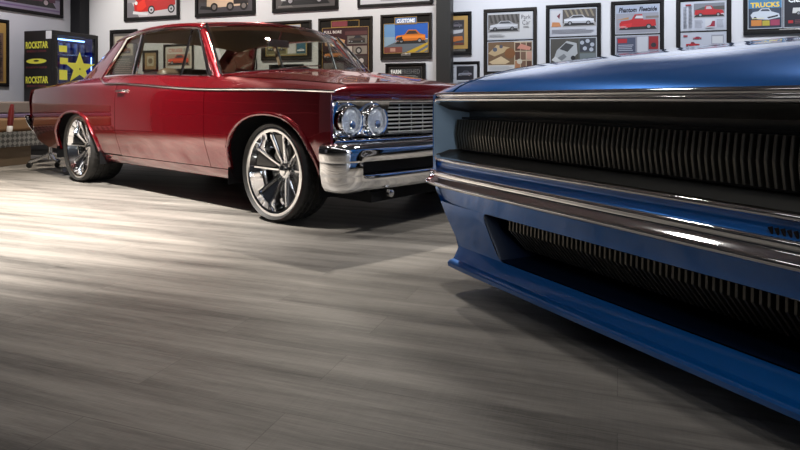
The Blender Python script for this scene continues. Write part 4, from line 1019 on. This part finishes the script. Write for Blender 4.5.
for sgn in (-1, 1):
    for nm, a, b in (('front_fender', -2.05, -.015), ('door', -3.35, -2.056), ('quarter_panel', -5.35, -3.356)):
        side_panel(MB(), sgn, dense(a, b, [(XW, AB), (XR, AB)], .03 if nm == 'front_fender' else .06), yS, zlS, zS, 14, shB).build(nm, M['blue'], blue, angle=50)
    for c in (XW, XR):
        well = MB(); pr = [(c + AB * 1.03 * math.cos(PI * k / 20), max(.2, .2 + .5 * math.sin(PI * k / 20) ** .5)) for k in range(21)]
        well.grid([[V((x, sgn * .91, z)), V((x, sgn * .5, z))] for x, z in pr]); well.add([(x, sgn * .5, z) for x, z in pr], [tuple(range(21))]); well.build('wheel_well', M['matte_black'], blue)
    for c in (XW, XR): make_wheel(blue, c, sgn * .80, .325, .325, .26, .25, sgn, line=False)
# hood lip moulding
lipm = MB(); rows = []
for y in frange(-.945, .945, 61):
    x = px_(y); rows.append([V((x - .012, y, .8005)), V((x - .001, y, .801)), V((x + .006, y, .796)), V((x + .008, y, .790)), V((x + .004, y, .783)), V((x - .004, y, .780)), V((x - .02, y, .779))])
lipm.grid(rows).build('hood_molding', M['chrome'], blue, angle=60)
# grille bezel ring: rounded rectangle
def rrect(hy, z0, z1, r, n=6):
    pts = []
    for cy, cz, a0 in ((hy - r, z1 - r, 0), (-hy + r, z1 - r, PI / 2), (-hy + r, z0 + r, PI), (hy - r, z0 + r, 3 * PI / 2)):
        for k in range(n + 1):
            a = a0 + PI / 2 * k / n; pts.append((cy + r * math.cos(a), cz + r * math.sin(a)))
    out = []
    m_ = len(pts)
    for i in range(m_):
        a, b = pts[i], pts[(i + 1) % m_]; d = math.hypot(b[0] - a[0], b[1] - a[1]); k = max(1, int(d / .06))
        for j in range(k): out.append((lerp(a[0], b[0], j / k), lerp(a[1], b[1], j / k)))
    return out
ringp = rrect(.947, .510, .777, .03)
cy_, cz_ = 0, .6435
def ring_off(p, o):
    y, z = p; hy, hz_ = .947, .1335
    return (y * (1 - o / hy), cz_ + (z - cz_) * (1 - o / hz_))
rows = []
for o, dx in ((-.004, -.02), (-.005, .002), (.0, .010), (.008, .011), (.014, .004), (.016, -.008)):
    rows.append([V((px_(q[0]) + dx, q[0], q[1])) for q in (ring_off(p, o) for p in ringp)])
MB().grid(rows, closed_v=True).build('grille_bezel', M['chrome'], blue, angle=60)
# recess
rows = []
for o, dx, dz in ((.015, -.006, 0), (.022, -.06, 0), (.024, -.125, 0), (.026, -.19, 0)):
    r = []
    for p in ringp:
        y, z = ring_off(p, o); t_ = (-.006 - dx) / .184
        z = cz_ - .012 + (z - cz_) * (1 - .20 * t_) + .012 * (1 - t_) if True else z
        r.append(V((px_(y) + dx, y, z)))
    rows.append(r)
MB().grid(rows, closed_v=True).build('grille_recess', M['grey_liner'], blue, angle=60)
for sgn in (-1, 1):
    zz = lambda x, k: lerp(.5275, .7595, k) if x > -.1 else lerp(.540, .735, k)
    MB().grid([[V((x, sgn * (.9285 + .5 * 0 - (-.006 - x) * .06), lerp(lerp(.527, .545, (-.006 - x) / .18), lerp(.762, .728, (-.006 - x) / .18), k / 4))) for k in range(5)] for x in (-.006, -.05, -.1, -.15, -.184)]).build('recess_end_lit', M['liner'], blue)  # end walls in the paler lit tone, rest of the recess stays grey
MB().grid([[V((-.186, y, z)) for z in (.50, .60, .70, .78)] for y in frange(-.945, .945, 12)]).build('grille_backing', M['grey_liner'], blue)
def fins(ys, prof, thick, depth, parent, m, name, bias=0.0):
    g = MB()
    for y in ys:
        n = len(prof)
        f_ = [(x, z) for x, z in prof]; bk = [(x - depth, z) for x, z in reversed(prof)]
        g.prism([V((x, y - thick / 2, z)) for x, z in f_ + bk], (0, thick, 0))
    return g.build(name, m, parent, smooth=False)
N_ = 97
fins(frange(-.905, .905, N_), [(-.112, .684), (-.106, .655), (-.101, .622), (-.106, .590), (-.112, .556)], .0058, .045, blue, M['fin'], 'grille')
MB().box(-.178, -.170, -.91, .91, .548, .692).build('grille_core', M['matte_black'], blue, smooth=False)
rails = MB(); rails.box(-.175, -.140, -.912, .912, .686, .694); rails.box(-.175, -.140, -.912, .912, .546, .554); rails.build('grille_rail', M['black'], blue, smooth=False)
# painted band and bumper bar
rows = []
ys = frange(-.957, .957, 65)
for y in ys: rows.append([V((px_(y) + dx, y, z)) for dx, z in ((-.02, .512), (.0, .506), (-.004, .498), (-.006, .490), (-.002, .480), (.012, .468), (.022, .462))])
MB().grid(rows).build('bumper_band', M['blue'], blue, angle=60)
rows = []
for y in ys: rows.append([V((px_(y) + dx, y, z)) for dx, z in ((.012, .468), (.018, .4675), (.024, .463), (.024, .455), (.020, .446), (.026, .437), (.040, .430), (.048, .422), (.048, .414), (.040, .407), (.02, .403), (-.02, .402))])
MB().grid(rows).build('bumper', M['chrome'], blue, angle=60)
for sgn in (-1, 1):     # bumper ends
    g = MB(); P = [(-.10, .508), (.0, .506), (-.004, .49), (.022, .462), (.026, .437), (.048, .42), (.040, .407), (-.02, .402), (-.10, .404)]
    g.prism([V((px_(.957) + x, sgn * .955, z)) for x, z in P], (0, sgn * .006, 0)); g.build('bumper_end', M['chrome'], blue)
vn = MB()
for k in range(36):
    y = .45 + k * .013; T = Matrix.Translation((.004, y, .478)) @ Matrix.Rotation(.5, 4, 'X'); vn.box(-.010, .004, -.002, .002, -.009, .009, T=T)
vn.build('bumper_vent', M['matte_black'], blue, smooth=False)
# valence with the long opening
OPN = [(-.565, .338), (.565, .338), (.50, .170), (-.50, .170)]
def val_x(z): return interp([(.06, -.03), (.165, -.028), (.30, -.005), (.405, .004)], z)
def val_half(z): return interp([(.10, .775), (.165, .788), (.30, .870), (.405, .948)], z)
def op_half(z):
    b = lerp(.525, .592, (z - .168) / (.338 - .168)); r = .035
    for dz in (z - .168, .338 - z):
        if dz < r: b -= .8 * (r - math.sqrt(max(0, r * r - (r - max(0, dz)) ** 2)))
    return b
g = MB()
zs = frange(.338, .405, 4)
g.grid([[V((val_x(z) + px_(y * .96), y * val_half(z), z)) for z in zs] for y in frange(-1, 1, 41)])
zs2 = [.168, .170, .175, .183, .195, .21, .25, .29, .31, .323, .331, .336, .338]
for sgn in (-1, 1):
    g.grid([[V((val_x(z) + px_(lerp(op_half(z), val_half(z), q)), sgn * lerp(op_half(z) + .02 * math.exp(-((z - .338) / .012) ** 2) * 0, val_half(z), q), z)) for z in zs2] for q in frange(0, 1, 12)])
g.build('valence', M['blue'], blue, angle=50)
for sgn in (-1, 1):    # sides of the valence wrap back to the wheel opening
    s_ = MB(); s_.grid([[V((lerp(val_x(z) + px_(val_half(z)), -.50, q), sgn * lerp(val_half(z), yS(-.5, z) - .004, q ** .8), z)) for z in frange(.10, .405, 7)] for q in frange(0, 1, 8)]); s_.build('valence_side', M['blue'], blue, angle=60)
# opening return edges and duct
duct = MB()
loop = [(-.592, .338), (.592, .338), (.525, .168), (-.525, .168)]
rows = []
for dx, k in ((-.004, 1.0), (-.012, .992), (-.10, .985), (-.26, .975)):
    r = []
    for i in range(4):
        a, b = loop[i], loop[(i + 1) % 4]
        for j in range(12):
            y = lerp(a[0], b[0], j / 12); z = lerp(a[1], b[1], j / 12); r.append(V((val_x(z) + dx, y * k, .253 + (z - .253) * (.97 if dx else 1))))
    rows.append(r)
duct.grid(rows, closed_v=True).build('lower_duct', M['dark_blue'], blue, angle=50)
MB().box(-.285, -.265, -.60, .60, .16, .345).build('duct_backing', M['matte_black'], blue, smooth=False)
fins(frange(-.490, .490, 53), [(-.052, .336), (-.050, .288), (-.130, .205)], .0062, .03, blue, M['fin'], 'lower_grille')
# air-dam lip
rows = []
for q in frange(-1, 1, 61):
    y = q * .786; xx = px_(y); tp = interp([(0, .004), (.8, .004), (1, -.01)], abs(q))
    rows.append([V((val_x(.165) + xx, y, .168)), V((-.022 + xx, y, .152)), V((-.010 + xx, y, .132)), V((-.002 + xx, y, .119)), V((.018 + xx, y, .114)), V((.027 + xx, y, .106)), V((.024 + xx, y, .091)), V((.006 + xx, y, .080)), V((-.03 + xx, y, .076)), V((-.10, y, .078))])
ld = MB().grid(rows); 
ld.add([p for p in rows[0]], [tuple(range(len(rows[0])))]); ld.add([p for p in rows[-1]], [tuple(range(len(rows[-1])))])
ld.build('air_dam', M['blue'], blue, angle=28)
MB().box(-.60, -.06, -.76, .76, .082, .17).build('under_tray', M['matte_black'], blue, smooth=False)
MB().box(-5.2, -.45, -.5, .5, .20, .36).build('underbody', M['matte_black'], blue, smooth=False)
# cowl, cabin and tail
def bws(t_): return V((-2.26 - .18 * t_ * t_, .76 * t_, 1.02 - .03 * t_ * t_))
def bwt(t_): return V((-2.80 - .10 * t_ * t_, .56 * t_, 1.34 - .03 * t_ * t_))
def brt(t_): return V((-3.55, .55 * t_, 1.32 - .03 * t_ * t_))
def brb(t_): return V((-4.25, .70 * t_, 1.0 - .01 * t_ * t_))
MB().grid([[V((x, y, lerp(1.03, .99, (abs(y) / .8) ** 2))) for x in (-2.205, -2.28, -2.50)] for y in frange(-.8, .8, 21)]).build('cowl', M['blue'], blue)
quad_glass('windshield', bws, bwt, bulge=.03, m=M['dark_glass'], parent=blue); quad_glass('rear_window', brb, brt, bulge=0, m=M['dark_glass'], parent=blue)
MB().grid([[bwt(t_).lerp(brt(t_), k / 10) + V((0, 0, .03 * math.sin(PI * k / 10))) for k in range(11)] for t_ in ts]).build('roof', M['blue'], blue, solidify=.01)
MB().grid([[V((x, y, lerp(1.0, .86, (-4.23 - x) / 1.12) - .02 * (y / .8) ** 2)) for x in frange(-5.35, -4.23, 12)] for y in frange(-.81, .81, 17)]).build('trunk_lid', M['blue'], blue)
MB().grid([[V((-5.35 - .03 * (1 - (y / .9) ** 4), y, z)) for z in (.24, .5, .7, .80 + .05 * (1 - (y / .9) ** 2))] for y in frange(-.88, .88, 17)]).build('tail_panel', M['blue'], blue)
for sgn in (-1, 1):
    bs = [V((x, sgn * .79, .96)) for x in frange(-2.46, -4.2, 12)]; tps = [V((lerp(-2.90, -3.55, k / 11), sgn * .57, 1.30)) for k in range(12)]
    MB().grid([[bs[k], tps[k]] for k in range(12)]).build('side_glass', M['dark_glass'], blue)
    bar('windshield_pillar', sgp(bws(1), sgn), sgp(bwt(1), sgn), .07, .07, M['blue'], parent=blue, sgn=sgn); bar('roof_pillar', sgp(V((-4.05, .78, .97)), sgn), sgp(V((-3.5, .57, 1.31)), sgn), .42, .14, M['blue'], parent=blue, sgn=sgn)
    MB().grid([[V((x, sgn * .79, .955)), V((x, sgn * .83, .93))] for x in frange(-2.3, -4.2, 10)]).build('window_sill', M['chrome'], blue)
MB().box(-4.1, -2.4, -.76, .76, .30, .85).build('cabin_tub', M['matte_black'], blue, smooth=False)

# ------------------------------------------------------------------ lights
def spot(name, loc, target, power, cone, blend=.6, color=(1, .93, .82), r=.05):
    d = bpy.data.lights.new(name, 'SPOT'); d.energy = power; d.spot_size = math.radians(cone); d.spot_blend = blend; d.color = color; d.shadow_soft_size = r
    o = bpy.data.objects.new(name, d); col.objects.link(o); o.location = loc
    o.rotation_euler = (V(target) - V(loc)).to_track_quat('-Z', 'Y').to_euler(); return o
def area(name, loc, target, power, sx, sy, color=(1, 1, 1)):
    d = bpy.data.lights.new(name, 'AREA'); d.shape = 'RECTANGLE'; d.size = sx; d.size_y = sy; d.energy = power; d.color = color
    o = bpy.data.objects.new(name, d); col.objects.link(o); o.location = loc
    o.rotation_euler = (V(target) - V(loc)).to_track_quat('-Z', 'Y').to_euler(); return o
warm = (1, .90, .76); cool = (.80, .88, 1)
spot('ceiling_spot', (-2.7, 3.5, 3.6), (-2.5, 4.2, 0), 3000, 74, 1.0, (1, .94, .86), .12)
spot('ceiling_spot', (-1.9, 2.6, 3.6), (-1.9, 2.9, 0), 60, 80, 1.0, (1, .95, .9), .10)
spot('ceiling_spot', (-.6, 5.9, 3.6), (-.8, 5.3, 0.9), 700, 85, .8, warm, .05)
spot('ceiling_spot', (-2.6, 7.0, 3.6), (-2.4, 6.5, 0.9), 800, 85, .8, warm, .05)
spot('ceiling_spot', (-3.9, 6.0, 3.6), (-4.0, 6.6, 0), 520, 85, .8, warm, .05)
spot('ceiling_spot', (1.9, 3.1, 3.6), (1.6, 3.0, 0.9), 420, 80, .9, (1, .97, .92), .3)
spot('ceiling_spot', (.6, -.8, 3.6), (1.25, 1.35, 0.3), 120, 36, 1.0, (1, .97, .93), .3)
for k in range(6):
    a = 1.2 + k * 1.9; p = W(a, 1.9, 3.6); q = W(a, 0, 1.75)
    spot('picture_spot', p, q, 520 if k > 2 else 380, 62, 1.0, (1, .95, .88) if k < 3 else (.86, .91, 1), .15 if k < 3 else .4)
spot('picture_spot', W(1.6, 2.2, 3.6), W(0, 1.6, 1.4), 220, 85, 1.0, (.95, .93, 1), .05)
area('added_cool_fill', W(12.4, 12.4, 1.8), W(8, 5.5, .6), 150, 2.2, 1.8, cool)  # added unseen cool light, brightens the grille recess and right side
o = area('added_chrome_strip', W(8.0, 9.4, 3.85), W(8.0, 9.4, 0), 30, 9.0, .22, (1, .97, .93)); o.rotation_euler = (0, 0, math.radians(-61.6))  # added overhead strip light, gives the chrome highlights and some fill
spot('ceiling_spot', (-.3, 3.5, 3.6), (-.2, 3.0, 0), 240, 70, 1.0, (1, .95, .88), .15)

w = bpy.data.worlds.new('room ambience'); scene.world = w; w.use_nodes = True
w.node_tree.nodes['Background'].inputs['Color'].default_value = (.5, .5, .52, 1); w.node_tree.nodes['Background'].inputs['Strength'].default_value = .04

# ------------------------------------------------------------------ camera
cam = bpy.data.cameras.new('camera'); co = bpy.data.objects.new('camera', cam); col.objects.link(co)
co.location = (0, 0, .769); co.rotation_euler = (PI / 2, 0, 0)
cam.sensor_width = 36; cam.lens = 610 / 800 * 36; cam.shift_y = -125 / 800; cam.clip_start = .02
scene.camera = co
scene.view_settings.view_transform = 'Standard'; scene.view_settings.look = 'None'; scene.view_settings.gamma = 1; scene.view_settings.exposure = 0.0
